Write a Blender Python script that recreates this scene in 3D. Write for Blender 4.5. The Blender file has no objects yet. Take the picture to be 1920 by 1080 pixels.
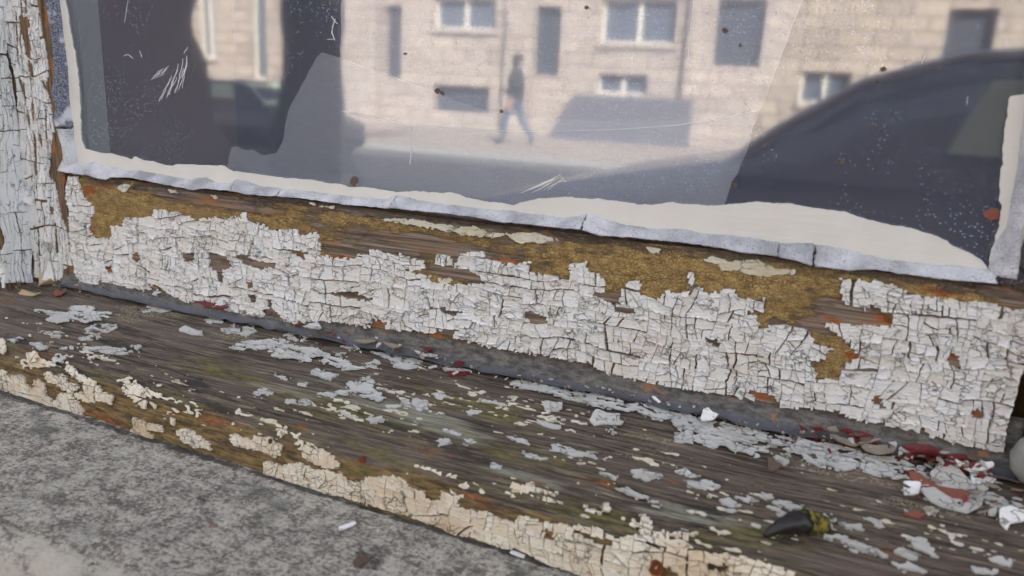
import bpy, math, random
import numpy as np
from mathutils import Vector, Matrix
random.seed(7)
# ---------------------------------------------------------------- camera, sky, sun, exposure
sc = bpy.context.scene
FPX = 1400.0
YAW, PIT, ROL = math.radians(22.0), math.radians(14.4), math.radians(3.0)
A = np.array
Fw = A([-math.sin(YAW)*math.cos(PIT), math.cos(YAW)*math.cos(PIT), -math.sin(PIT)])
R0 = A([math.cos(YAW), math.sin(YAW), 0.0]); U0 = np.cross(R0, Fw)
Rt = math.cos(ROL)*R0 + math.sin(ROL)*U0
Up = -math.sin(ROL)*R0 + math.cos(ROL)*U0
def ray(px, py): return Fw + Rt*((px-960)/FPX) - Up*((py-540)/FPX)
CAM = -ray(960, 665)*0.42
GZ = CAM[2]-1.05                      # street level
cam = bpy.data.cameras.new('camera'); camo = bpy.data.objects.new('camera', cam)
sc.collection.objects.link(camo); sc.camera = camo
camo.matrix_world = Matrix(((Rt[0], Up[0], -Fw[0], CAM[0]), (Rt[1], Up[1], -Fw[1], CAM[1]),
                            (Rt[2], Up[2], -Fw[2], CAM[2]), (0, 0, 0, 1)))
cam.sensor_width = 36; cam.lens = 36*FPX/1920; cam.clip_start = 0.01; cam.clip_end = 3000
cam.dof.use_dof = True; cam.dof.focus_distance = 0.455; cam.dof.aperture_fstop = 10.0
SUN_EL, SUN_AZ = math.radians(31), math.radians(35)
w = bpy.data.worlds.new('World'); sc.world = w; w.use_nodes = True
wn = w.node_tree.nodes; wl = w.node_tree.links
sky = wn.new('ShaderNodeTexSky'); sky.sky_type = 'NISHITA'; sky.sun_disc = False
sky.sun_elevation = SUN_EL; sky.sun_rotation = SUN_AZ; sky.dust_density = 2.5; sky.ozone_density = 1.0
hs = wn.new('ShaderNodeHueSaturation'); hs.inputs['Saturation'].default_value = 0.42
wl.new(sky.outputs[0], hs.inputs['Color'])
bg = wn['Background']; wl.new(hs.outputs[0], bg.inputs[0]); bg.inputs[1].default_value = 0.15
sl = bpy.data.lights.new('sun', 'SUN'); sl.energy = 4.4; sl.angle = math.radians(0.53); sl.color = (1, .96, .90)
so = bpy.data.objects.new('sun', sl); sc.collection.objects.link(so)
sdir = Vector((math.sin(SUN_AZ)*math.cos(SUN_EL), math.cos(SUN_AZ)*math.cos(SUN_EL), math.sin(SUN_EL)))
so.rotation_euler = sdir.to_track_quat('Z', 'Y').to_euler(); so.location = (6, 12, 14)
sc.view_settings.view_transform = 'Standard'; sc.view_settings.look = 'None'
sc.view_settings.gamma = 1; sc.view_settings.exposure = 2.1
sc.cycles.use_denoising = True; sc.cycles.max_bounces = 10; sc.cycles.transparent_max_bounces = 24

# ---------------------------------------------------------------- helpers
COL = sc.collection
def h2(ix, iy, s):
    n = (ix.astype(np.int64)*374761393 + iy.astype(np.int64)*668265263 + int(s)*974634777) & 0x7fffffff
    n = ((n ^ (n >> 13))*1274126177) & 0x7fffffff
    n = ((n ^ (n >> 16))*60493) & 0x7fffffff
    return ((n ^ (n >> 15)) & 0xffff)/65535.0
def vn(x, y, s=0):
    x = np.asarray(x, float); y = np.asarray(y, float)
    ix = np.floor(x); iy = np.floor(y); fx = x-ix; fy = y-iy
    fx = fx*fx*(3-2*fx); fy = fy*fy*(3-2*fy)
    a = h2(ix, iy, s); b = h2(ix+1, iy, s); c = h2(ix, iy+1, s); d = h2(ix+1, iy+1, s)
    return (a+(b-a)*fx + (c-a)*fy + (a-b-c+d)*fx*fy)*2-1
def fbm(x, y, o=3, s=0):
    r = 0; amp = 1.0; t = 0
    for i in range(o):
        r = r+vn(x*2**i, y*2**i, s+17*i)*amp; t += amp; amp *= .5
    return r/t
def project(P):
    d = np.asarray(P, float)-CAM; k = d@Fw
    return np.stack([960+FPX*(d@Rt)/k, 540-FPX*(d@Up)/k], -1)
def link(name, verts, faces, m, parent=None, smooth=False, label=None, cat=None, group=None, kind=None):
    me = bpy.data.meshes.new(name)
    me.from_pydata([tuple(map(float, v)) for v in verts], [], [tuple(f) for f in faces])
    if m is not None:
        for mm in (m if isinstance(m, (list, tuple)) else [m]): me.materials.append(mm)
    if smooth: me.polygons.foreach_set('use_smooth', [True]*len(me.polygons))
    o = bpy.data.objects.new(name, me); COL.objects.link(o)
    if parent is not None: o.parent = parent
    return tag(o, label, cat, group, kind)
def tag(o, label=None, cat=None, group=None, kind=None):
    if label: o['label'] = label
    if cat: o['category'] = cat
    if group: o['group'] = group
    if kind: o['kind'] = kind
    return o
def empty(name, loc, label=None, cat=None, group=None, kind=None):
    o = bpy.data.objects.new(name, None); COL.objects.link(o); o.location = loc; o.empty_display_size = .02
    return tag(o, label, cat, group, kind)
def recentre(o):
    me = o.data; n = len(me.vertices); c = np.zeros(n*3); me.vertices.foreach_get('co', c); c = c.reshape(-1, 3)
    p = A([c[:, 0].mean(), c[:, 1].mean(), c[:, 2].min()])
    me.vertices.foreach_set('co', (c-p).ravel()); o.location = p; return o
def box(x0, x1, y0, y1, z0, z1):
    v = [(x, y, z) for z in (z0, z1) for y in (y0, y1) for x in (x0, x1)]
    return v, [(0, 2, 3, 1), (4, 5, 7, 6), (0, 1, 5, 4), (2, 6, 7, 3), (0, 4, 6, 2), (1, 3, 7, 5)]
def cat_mesh(parts):
    V = []; Fc = []
    for v, f in parts:
        n = len(V); V += list(v); Fc += [tuple(i+n for i in q) for q in f]
    return V, Fc
def child(name, vf, m, parent, smooth=False, **k):
    """verts given in world space, parent Empty may sit elsewhere"""
    o = link(name, vf[0], vf[1], m, None, smooth, **k)
    o.parent = parent; o.matrix_parent_inverse = Matrix.Translation(-Vector(parent.location)) if parent.type == 'EMPTY' else Matrix()
    return o

class Nt:
    def __init__(s, name):
        s.m = bpy.data.materials.new(name); s.m.use_nodes = True; s.t = s.m.node_tree; s.n = s.t.nodes; s.l = s.t.links
        s.b = s.n['Principled BSDF']; s.out = s.n['Material Output']
        s.g = s.n.new('ShaderNodeNewGeometry'); s.P = s.g.outputs['Position']
    def put(s, sock, v):
        if isinstance(v, (int, float)):
            try: sock.default_value = v
            except TypeError: sock.default_value = (v, v, v)
        elif isinstance(v, (tuple, list)): sock.default_value = tuple(v) if len(v) == len(sock.default_value) else tuple(v)+(1,)
        else: s.l.new(v, sock)
    def vec(s, sx, sy, sz):
        n = s.n.new('ShaderNodeVectorMath'); n.operation = 'MULTIPLY'; s.l.new(s.P, n.inputs[0]); n.inputs[1].default_value = (sx, sy, sz); return n.outputs[0]
    def noise(s, v, scale=1, detail=4, rough=.55, dist=0):
        n = s.n.new('ShaderNodeTexNoise'); s.put(n.inputs['Vector'], v); n.inputs['Scale'].default_value = scale
        n.inputs['Detail'].default_value = detail; n.inputs['Roughness'].default_value = rough; n.inputs['Distortion'].default_value = dist; return n.outputs[0]
    def voro(s, v, scale=1, feature='F1', rnd=1):
        n = s.n.new('ShaderNodeTexVoronoi'); n.feature = feature; s.put(n.inputs['Vector'], v); n.inputs['Scale'].default_value = scale
        n.inputs['Randomness'].default_value = rnd; return n.outputs['Distance'] if 'Distance' in n.outputs else n.outputs[0]
    def ramp(s, f, a, b, lo=0., hi=1.):
        n = s.n.new('ShaderNodeMapRange'); s.put(n.inputs[0], f); n.inputs[1].default_value = a; n.inputs[2].default_value = b
        n.inputs[3].default_value = lo; n.inputs[4].default_value = hi; n.interpolation_type = 'SMOOTHSTEP'; return n.outputs[0]
    def math(s, op, a, b=0.):
        n = s.n.new('ShaderNodeMath'); n.operation = op; s.put(n.inputs[0], a); s.put(n.inputs[1], b); return n.outputs[0]
    def mix(s, f, a, b):
        n = s.n.new('ShaderNodeMix'); n.data_type = 'RGBA'; s.put(n.inputs[0], f); s.put(n.inputs[6], a); s.put(n.inputs[7], b); return n.outputs[2]
    def brk(s, a, nz, lo=.45, hi=.75, top=1.0, k=2.2):
        return s.ramp(s.math('ADD', a, s.math('MULTIPLY', s.math('SUBTRACT', nz, .5), k)), lo, hi, 0, top)
    def attr(s, name):
        n = s.n.new('ShaderNodeAttribute'); n.attribute_name = name; sp = s.n.new('ShaderNodeSeparateColor'); s.l.new(n.outputs['Color'], sp.inputs[0]); return sp.outputs
    def bump(s, h, dist, strength=1.0):
        n = s.n.new('ShaderNodeBump'); n.inputs['Strength'].default_value = strength; n.inputs['Distance'].default_value = dist
        s.put(n.inputs['Height'], h); return n.outputs[0]
    def done(s, color, rough=.7, normal=None, spec=.3):
        s.put(s.b.inputs['Base Color'], color); s.put(s.b.inputs['Roughness'], rough); s.put(s.b.inputs['Specular IOR Level'], spec)
        if normal is not None: s.l.new(normal, s.b.inputs['Normal'])
        return s.m
def plain(name, col, rough=.6, spec=.3, var=.15, scale=8, metal=0):
    n = Nt(name); f = n.noise(n.P, scale, 5)
    c = n.mix(f, tuple(x*(1-var) for x in col), tuple(min(1, x*(1+var)) for x in col)); n.b.inputs['Metallic'].default_value = metal
    return n.done(c, rough, None, spec)

# ---------------------------------------------------------------- materials
def m_white(name, base, stain, dirt, grain, stain_amt=.55, hair=(190, 190, 330)):
    n = Nt(name)
    f = n.ramp(n.noise(n.P, 26, 5, .6), .42, .72, 0, stain_amt)
    c = n.mix(f, base, stain); tn = n.attr('tone'); c = n.mix(tn[0], c, stain); c = n.mix(tn[1], c, dirt)
    sp = n.ramp(n.noise(n.vec(*[g*1.0 for g in grain]), 1, 6, .7), .56, .72, 0, .7)
    c = n.mix(sp, c, dirt); c = n.mix(n.ramp(n.noise(n.P, 420, 5, .75), .58, .70, 0, .5), c, dirt)
    pt = n.ramp(n.voro(n.P, 330), .10, .16, .7, 0); pm = n.ramp(n.noise(n.P, 60, 2), .55, .62, 0, 1)
    c = n.mix(n.math('MULTIPLY', pt, pm), c, (.09, .07, .055))
    wv = n.n.new('ShaderNodeVectorMath'); wv.operation = 'ADD'; nz_ = n.n.new('ShaderNodeTexNoise'); n.l.new(n.vec(230, 230, 230), nz_.inputs['Vector']); nz_.inputs['Scale'].default_value = 1.0; nz_.inputs['Detail'].default_value = 4
    n.l.new(n.vec(*hair), wv.inputs[0]); n.l.new(nz_.outputs['Color'], wv.inputs[1])
    hl = n.math('MULTIPLY', n.ramp(n.voro(wv.outputs[0], 1, 'DISTANCE_TO_EDGE'), .012, .05, 1, 0), n.ramp(n.noise(n.P, 95, 3), .50, .57))
    c = n.mix(n.math('MULTIPLY', hl, .65), c, (.10, .075, .055))
    hgt = n.math('ADD', n.math('MULTIPLY', hl, -1.2), n.noise(n.vec(*grain), 1, 6, .7), n.math('MULTIPLY', n.noise(n.P, 900, 3), .35)) if False else n.math('ADD', n.math('ADD', n.math('MULTIPLY', hl, -1.2), n.noise(n.vec(*grain), 1, 6, .7)), n.math('MULTIPLY', n.noise(n.P, 900, 3), .35))
    return n.done(c, .55, n.bump(hgt, .0016, .9), .35)
M = {}
M['white'] = m_white('white_paint', (.85, .85, .835), (.70, .63, .51), (.42, .37, .31), (150, 150, 1300), .38)
M['white_v'] = m_white('white_paint_upright', (.84, .845, .84), (.70, .66, .58), (.40, .37, .34), (1300, 1300, 110), .3, (330, 330, 110))
M['cream'] = m_white('cream_paint', (.78, .72, .60), (.56, .40, .22), (.28, .19, .11), (260, 260, 700), .7)
M['greywhite'] = m_white('grey_white_paint', (.56, .555, .53), (.42, .385, .32), (.20, .17, .135), (260, 900, 900), .6)
M['oldcream'] = m_white('old_cream_paint', (.66, .62, .50), (.50, .40, .22), (.20, .15, .10), (160, 400, 900), .6)
M['red'] = plain('red_paint', (.125, .015, .018), .6, .4, .45, 120)
M['redbrown'] = plain('red_brown_paint', (.20, .075, .05), .7, .2, .4, 120)
M['tan'] = plain('tan_paper', (.42, .31, .19), .8, .2, .3, 150)
M['brown'] = plain('brown_flake', (.11, .075, .055), .8, .2, .4, 150)
M['rust'] = plain('rust', (.12, .038, .014), .9, .1, .5, 220)
M['greyflake'] = plain('grey_brown_flake', (.25, .21, .165), .8, .2, .4, 150)
# rail wood: ochre undercoat over weathered wood
n = Nt('rail_wood'); z = n.attr('zone')
gr = n.noise(n.vec(14, 40, 900), 1, 6, .65, .4)
wood = n.mix(n.ramp(gr, .36, .64), (.060, .046, .036), (.29, .225, .17))
wood = n.mix(n.ramp(n.noise(n.vec(30, 30, 120), 1, 4), .5, .7), wood, (.26, .13, .06))
och = n.mix(n.ramp(n.noise(n.vec(170, 170, 260), 1, 8, .78), .34, .66), (.17, .105, .04), (.49, .335, .13))
och = n.mix(n.ramp(n.noise(n.P, 700, 4, .7), .56, .72, 0, .45), och, (.62, .48, .22))
wv = n.n.new('ShaderNodeVectorMath'); wv.operation = 'ADD'; nz_ = n.n.new('ShaderNodeTexNoise'); n.l.new(n.vec(300, 300, 300), nz_.inputs['Vector']); nz_.inputs['Scale'].default_value = 1.0; n.l.new(n.vec(520, 520, 640), wv.inputs[0]); n.l.new(nz_.outputs['Color'], wv.inputs[1])
ck = n.voro(wv.outputs[0], 1, 'DISTANCE_TO_EDGE')
och = n.mix(n.math('MULTIPLY', n.ramp(ck, .02, .12, .6, 0), n.ramp(n.noise(n.P, 70, 3), .4, .62, .1, 1)), och, (.07, .045, .02))
och = n.mix(n.ramp(n.noise(n.vec(30, 30, 70), 1, 4), .42, .66, 0, .75), och, n.mix(gr, (.16, .10, .045), (.36, .235, .10)))
mk = n.brk(z[0], n.noise(n.vec(50, 50, 190), 1, 8, .75), .40, .66)
c = n.mix(mk, wood, och)
c = n.mix(n.brk(z[1], n.noise(n.vec(90, 90, 200), 1, 7, .75), .45, .75, .9), c, n.mix(n.noise(n.P, 300, 4), (.17, .06, .025), (.42, .13, .035)))
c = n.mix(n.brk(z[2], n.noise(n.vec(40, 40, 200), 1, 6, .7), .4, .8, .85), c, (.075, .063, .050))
hg = n.math('ADD', n.math('MULTIPLY', gr, .8), n.math('MULTIPLY', mk, n.math('ADD', .5, n.ramp(ck, 0, .1, 0, .5))))
M['rail'] = n.done(c, .8, n.bump(hg, .0012, .9), .2)
# bare brown wood (stile, lining)
n = Nt('stile_wood'); gr = n.noise(n.vec(700, 700, 30), 1, 6, .65)
c = n.mix(n.ramp(gr, .35, .65), (.055, .04, .03), (.24, .16, .095)); c = n.mix(n.ramp(n.noise(n.P, 50, 4), .56, .66), c, (.33, .13, .04))
M['stile'] = n.done(c, .85, n.bump(gr, .0012), .15)
# sill wood
n = Nt('sill_wood'); z = n.attr('zone'); y = n.attr('zone2')
gr = n.noise(n.vec(34, 520, 520), 1, 8, .72, .6)
fine = n.noise(n.vec(55, 1500, 1500), 1, 5, .7)
c = n.mix(n.ramp(gr, .34, .66), (.035, .027, .020), (.24, .185, .135))
c = n.mix(n.ramp(fine, .38, .50, .6, 0), c, (.030, .023, .017)); c = n.mix(n.ramp(n.noise(n.vec(26, 760, 760), 1, 3, .6, .3), .55, .61, 0, .85), c, (.026, .020, .014)); c = n.mix(n.ramp(n.noise(n.vec(40, 640, 640), 1, 4, .7, .3), .60, .66, 0, .7), c, (.36, .30, .23)); c = n.mix(n.ramp(n.noise(n.vec(120, 900, 900), 1, 6, .8), .58, .70, 0, .6), c, (.34, .28, .215))
c = n.mix(n.ramp(n.noise(n.vec(12, 60, 60), 1, 4), .45, .7, 0, .6), c, (.185, .135, .115))
sand = n.math('MULTIPLY', n.ramp(n.noise(n.vec(800, 600, 600), 1, 4, .7), .47, .60), n.brk(y[0], n.noise(n.vec(28, 130, 130), 1, 5), .3, .7))
c = n.mix(sand, c, (.36, .29, .19))
c = n.mix(n.math('MULTIPLY', n.brk(y[1], n.noise(n.vec(18, 200, 200), 1, 6), .35, .7), n.ramp(fine, .40, .62, .25, 1)), c, (.36, .36, .27))
c = n.mix(n.brk(y[2], n.noise(n.vec(30, 140, 140), 1, 6, .7), .3, .7, .85), c, n.mix(n.ramp(n.noise(n.vec(70, 420, 420), 1, 8, .78), .36, .64), (.045, .028, .012), (.36, .235, .085)))
c = n.mix(n.brk(z[0], n.noise(n.vec(30, 170, 170), 1, 7, .72), .40, .85, .8), c, n.mix(n.ramp(n.noise(n.vec(70, 380, 380), 1, 8, .78), .36, .64), (.035, .032, .010), (.26, .23, .065)))
c = n.mix(n.brk(z[1], n.noise(n.vec(60, 210, 210), 1, 8, .78), .45, .72, .9, 2.6), c, n.mix(n.ramp(n.noise(n.vec(160, 420, 420), 1, 7, .75), .36, .64), (.075, .035, .020), (.42, .15, .045)))
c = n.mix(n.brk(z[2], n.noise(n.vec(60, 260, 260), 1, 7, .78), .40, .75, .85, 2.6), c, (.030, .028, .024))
hg = n.math('ADD', gr, n.math('MULTIPLY', fine, .5))
M['sill'] = n.done(c, n.ramp(gr, .3, .7, .55, .8), n.bump(hg, .0020, 1.0), .3)
# stone ledge
n = Nt('ledge_stone')
a = n.noise(n.vec(400, 480, 460), 1, 9, .84); b_ = n.noise(n.vec(35, 70, 50), 1, 5, .6); d = n.noise(n.vec(28, 330, 260), 1, 7, .75)
c = n.mix(n.ramp(n.math('ADD', a, n.math('MULTIPLY', n.math('SUBTRACT', n.noise(n.vec(90, 80, 90), 1, 7, .75), .5), .6)), .41, .58), (.19, .165, .145), (.66, .62, .535))
c = n.mix(n.ramp(b_, .54, .68, 0, .3), c, (.14, .122, .12))
c = n.mix(n.ramp(d, .54, .66, 0, .55), c, (.56, .53, .47)); c = n.mix(n.ramp(d, .38, .47, .35, 0), c, (.14, .122, .11))
c = n.mix(n.ramp(n.noise(n.vec(18, 30, 20), 1, 3), .60, .70, 0, .6), c, (.12, .135, .115))
c = n.mix(n.ramp(n.noise(n.vec(60, 60, 60), 1, 2), .735, .77, 0, .7), c, (.25, .10, .09))
y = n.attr('zone'); c = n.mix(n.brk(y[0], n.noise(n.vec(60, 140, 100), 1, 7, .75), .4, .85, .85), c, (.66, .61, .52))
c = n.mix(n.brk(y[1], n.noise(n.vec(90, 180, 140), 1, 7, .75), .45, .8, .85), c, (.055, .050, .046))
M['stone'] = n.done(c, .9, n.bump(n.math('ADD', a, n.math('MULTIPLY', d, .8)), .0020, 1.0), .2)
# flashing
n = Nt('lead_flashing'); z = n.attr('zone')
c = n.mix(n.ramp(n.noise(n.vec(90, 260, 260), 1, 7, .75), .35, .65), (.045, .043, .041), (.175, .165, .15))
c = n.mix(n.ramp(n.noise(n.P, 420, 5, .75), .54, .66, 0, .75), c, (.045, .038, .032))
c = n.mix(n.ramp(z[0], .3, .75), c, n.mix(n.noise(n.P, 90, 4), (.05, .052, .062), (.115, .12, .14)))
c = n.mix(n.ramp(n.noise(n.vec(70, 120, 120), 1, 4), .64, .69, 0, .9), c, (.30, .13, .06))
M['flash'] = n.done(c, n.ramp(z[0], .3, .75, .7, .42), n.bump(n.noise(n.P, 260, 6, .7), .0016), .4)
# putty
n = Nt('putty'); f = n.ramp(n.noise(n.P, 1100, 3, .7), .55, .66); f2 = n.noise(n.P, 45, 4)
c = n.mix(n.ramp(f2, .35, .7), (.62, .62, .645), (.32, .32, .34)); c = n.mix(n.math('MULTIPLY', f, n.ramp(n.noise(n.P, 70, 3), .35, .6, .15, .9)), c, (.14, .14, .17))
M['putty'] = n.done(c, .6, n.bump(n.math('ADD', n.noise(n.P, 160, 5), n.noise(n.P, 900, 3)), .0018, .9), .35)
n = Nt('shaded_putty'); f = n.noise(n.P, 1000, 4, .75)  # left bead's shade put into a darker copy of the putty
c = n.mix(n.ramp(f, .42, .62), (.055, .06, .085), (.27, .29, .36)); c = n.mix(n.ramp(n.noise(n.P, 60, 3), .56, .68), c, (.5, .51, .57))
M['putty_shade'] = n.done(c, .6, n.bump(f, .0006), .35)
n = Nt('cream_glass_paint'); c = n.mix(n.noise(n.P, 60, 3), (.55, .535, .49), (.65, .635, .59))
M['gcream'] = n.done(c, .45, n.bump(n.noise(n.vec(60, 60, 500), 1, 4), .0002), .4)

def m_glass(name, r0, dust, dustcol, speck, grime=.5):
    n = Nt(name); n.n.remove(n.b)
    wob = n.bump(n.noise(n.P, 8, 2, .4), .00007)
    lw = n.n.new('ShaderNodeLayerWeight'); lw.inputs[0].default_value = .5
    fr = n.math('ADD', r0, n.math('MULTIPLY', n.math('POWER', lw.outputs['Facing'], 5.0), .8))
    gl = n.n.new('ShaderNodeBsdfGlossy'); gl.inputs['Roughness'].default_value = .035; gl.inputs['Color'].default_value = (1, 1, 1, 1); n.l.new(wob, gl.inputs['Normal'])
    tr = n.n.new('ShaderNodeBsdfTransparent'); tr.inputs[0].default_value = (.97, .98, .97, 1)
    m1 = n.n.new('ShaderNodeMixShader'); n.put(m1.inputs[0], fr); n.l.new(tr.outputs[0], m1.inputs[1]); n.l.new(gl.outputs[0], m1.inputs[2])
    df = n.n.new('ShaderNodeBsdfDiffuse'); df.inputs[0].default_value = tuple(dustcol)+(1,)
    sp = n.ramp(n.voro(n.P, 520), .12, .24, 1, 0)
    spm = n.math('MULTIPLY', n.ramp(n.noise(n.P, 5.5, 3), .36, .58, .15, 1), n.ramp(n.noise(n.P, 60, 3), .36, .52))
    st = n.ramp(n.noise(n.vec(90, 1, 1400), 1, 4, .7), .3, .8)
    haze = n.math('MULTIPLY', n.math('ADD', dust, n.math('MULTIPLY', n.noise(n.P, 9, 4), dust*grime)), n.math('ADD', .9, n.math('MULTIPLY', st, .2)))
    ff = n.math('MINIMUM', n.math('ADD', haze, n.math('MULTIPLY', n.math('MULTIPLY', sp, spm), speck)), .9)
    m2 = n.n.new('ShaderNodeMixShader'); n.put(m2.inputs[0], ff); n.l.new(m1.outputs[0], m2.inputs[1]); n.l.new(df.outputs[0], m2.inputs[2])
    n.l.new(m2.outputs[0], n.out.inputs[0]); return n.m
M['glass'] = m_glass('window_glass', .13, .055, (.48, .53, .72), .55)
M['shard'] = m_glass('dusty_glass', .02, .36, (.58, .59, .68), .25, .4)
M['smear'] = plain('pale_smear', (.66, .66, .64), .8, .1, .1)
M['dark'] = plain('dark_interior', (.045, .042, .055), .9, .1, .3, 3)
M['curtain'] = plain('dark_curtain', (.10, .09, .13), .9, .1, .3, 12)
M['inner'] = plain('grey_inner_board', (.62, .61, .57), .6, .3, .15, 20)
# ---------------------------------------------------------------- surfaces that photographed outlines are carried onto
class Flat:
    def __init__(s, o, u, v, n): s.o, s.u, s.v, s.n = A(o, float), A(u, float), A(v, float), A(n, float)
    def uv(s, px, py):
        d = ray(px, py); t = ((s.o-CAM)@s.n)/(d@s.n); q = CAM+t*d-s.o; return float(q@s.u), float(q@s.v)
    def pos(s, u, v, h):
        u, v, h = np.broadcast_arrays(np.asarray(u, float), np.asarray(v, float), np.asarray(h, float))
        return s.o + u[..., None]*s.u + v[..., None]*s.v + h[..., None]*s.n
RAIL = Flat((0, 0, 0), (1, 0, 0), (0, 0, 1), (0, -1, 0))
GLY = 0.006                                                    # outer face of the pane
GLS = Flat((0, GLY, 0), (1, 0, 0), (0, 0, 1), (0, -1, 0))
SHD = Flat((0, GLY+.014, 0), (1, 0, 0), (0, 0, 1), (0, -1, 0))
LED = Flat((0, 0, -.054), (1, 0, 0), (0, 1, 0), (0, 0, 1))
XL = -0.391                                                    # edge of the stile / return of the left lining
LFY = -.022
LIN = Flat((0, LFY, 0), (1, 0, 0), (0, 0, 1), (0, -1, 0))
RET = Flat((XL, 0, 0), (0, 1, 0), (0, 0, 1), (1, 0, 0))
class Profile:
    """a moulding (y,z polyline) run along x with a slight skew; u = x, v = arc length"""
    def __init__(s, pts, skew):
        s.p = A(pts, float); s.k = skew
        d = np.diff(s.p, axis=0); L = np.hypot(d[:, 0], d[:, 1]); s.s = np.concatenate([[0], np.cumsum(L)])
        nn = np.stack([d[:, 1], -d[:, 0]], 1)/L[:, None]        # outward normals of segments
        vnm = np.zeros_like(s.p); vnm[:-1] += nn; vnm[1:] += nn; s.n = vnm/np.linalg.norm(vnm, axis=1)[:, None]
    def wt(s, y): return np.clip(-y/.09, 0, 1.2)
    def pos(s, u, v, h):
        u, v, h = np.broadcast_arrays(np.asarray(u, float), np.asarray(v, float), np.asarray(h, float))
        y = np.interp(v, s.s, s.p[:, 0]); z = np.interp(v, s.s, s.p[:, 1])
        ny = np.interp(v, s.s, s.n[:, 0]); nz = np.interp(v, s.s, s.n[:, 1])
        return np.stack([u, y+s.k*u*s.wt(y)+ny*h, z+nz*h], -1)
    def uv(s, px, py):
        d = ray(px, py); x = 0.0; best = None
        for it in range(8):
            best = None
            for i in range(len(s.p)-1):
                (y0, z0), (y1, z1) = s.p[i], s.p[i+1]
                y0 = y0+s.k*x*s.wt(y0); y1 = y1+s.k*x*s.wt(y1)
                den = d[1]*(z1-z0)-d[2]*(y1-y0)
                if abs(den) < 1e-9: continue
                t = ((y0-CAM[1])*(z1-z0)-(z0-CAM[2])*(y1-y0))/den
                P = CAM+t*d
                a = ((P[1]-y0)*(y1-y0)+(P[2]-z0)*(z1-z0))/((y1-y0)**2+(z1-z0)**2)
                e = max(0, -a, a-1)
                if t > 0 and (best is None or (e, t) < best[:2]): best = (e, t, P[0], s.s[i]+min(1, max(0, a))*(s.s[i+1]-s.s[i]))
            x = best[2]
        return best[2], best[3]
t8 = math.tan(math.radians(8)); pr = [(.05, -.014+t8*.058)]
for i in range(7):
    yy = .03-(.03+.083)*i/6; pr.append((yy, -.014+t8*(yy+.008)))
cy, cz, rr = -.083, pr[-1][1]-.0135, .0135
for a in (24, 40, 56, 72, 84): pr.append((cy-rr*math.sin(math.radians(a)), cz+rr*math.cos(math.radians(a))))
pr += [(-.0968, -.044), (-.0968, -.058)]
SILL = Profile(pr, -.035)
S_AR = SILL.s[8]; S_FR = SILL.s[12]
def P3(L, dx=0, dy=0, k=3.0): return [(dx+a/k, dy+b/k) for a, b in L]

# ---------------------------------------------------------------- paint: hierarchical cracking into flakes
PAD = 240
def raster(polys, val, arr):
    for poly in polys:
        p = A(poly, float)+PAD
        x0, y0 = np.maximum(np.floor(p.min(0)).astype(int), 0); x1 = min(int(p[:, 0].max())+2, arr.shape[1]); y1 = min(int(p[:, 1].max())+2, arr.shape[0])
        if x1 <= x0 or y1 <= y0: continue
        X, Y = np.meshgrid(np.arange(x0, x1)+.5, np.arange(y0, y1)+.5); ins = np.zeros(X.shape, bool)
        for i in range(len(p)):
            (ax, ay), (bx, by) = p[i-1], p[i]
            if ay == by: continue
            c = ((ay > Y) != (by > Y)) & (X < (bx-ax)*(Y-ay)/(by-ay)+ax); ins ^= c
        arr[y0:y1, x0:x1][ins] = val
    return arr
def newmask(v=0): return np.full((1080+2*PAD, 1920+2*PAD), v, np.uint8)
def look(arr, px):
    x = np.clip((px[:, 0]+PAD).astype(int), 0, arr.shape[1]-1); y = np.clip((px[:, 1]+PAD).astype(int), 0, arr.shape[0]-1); return arr[y, x]
def clip(poly, nx, ny, c):
    out = []
    for i in range(len(poly)):
        a = poly[i-1]; b = poly[i]; da = a[0]*nx+a[1]*ny-c; db = b[0]*nx+b[1]*ny-c
        if (da >= 0) != (db >= 0):
            t = da/(da-db); out.append((a[0]+(b[0]-a[0])*t, a[1]+(b[1]-a[1])*t))
        if db >= 0: out.append(b)
    return out
def area(p): return abs(sum(p[i-1][0]*p[i][1]-p[i][0]*p[i-1][1] for i in range(len(p))))/2
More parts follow.
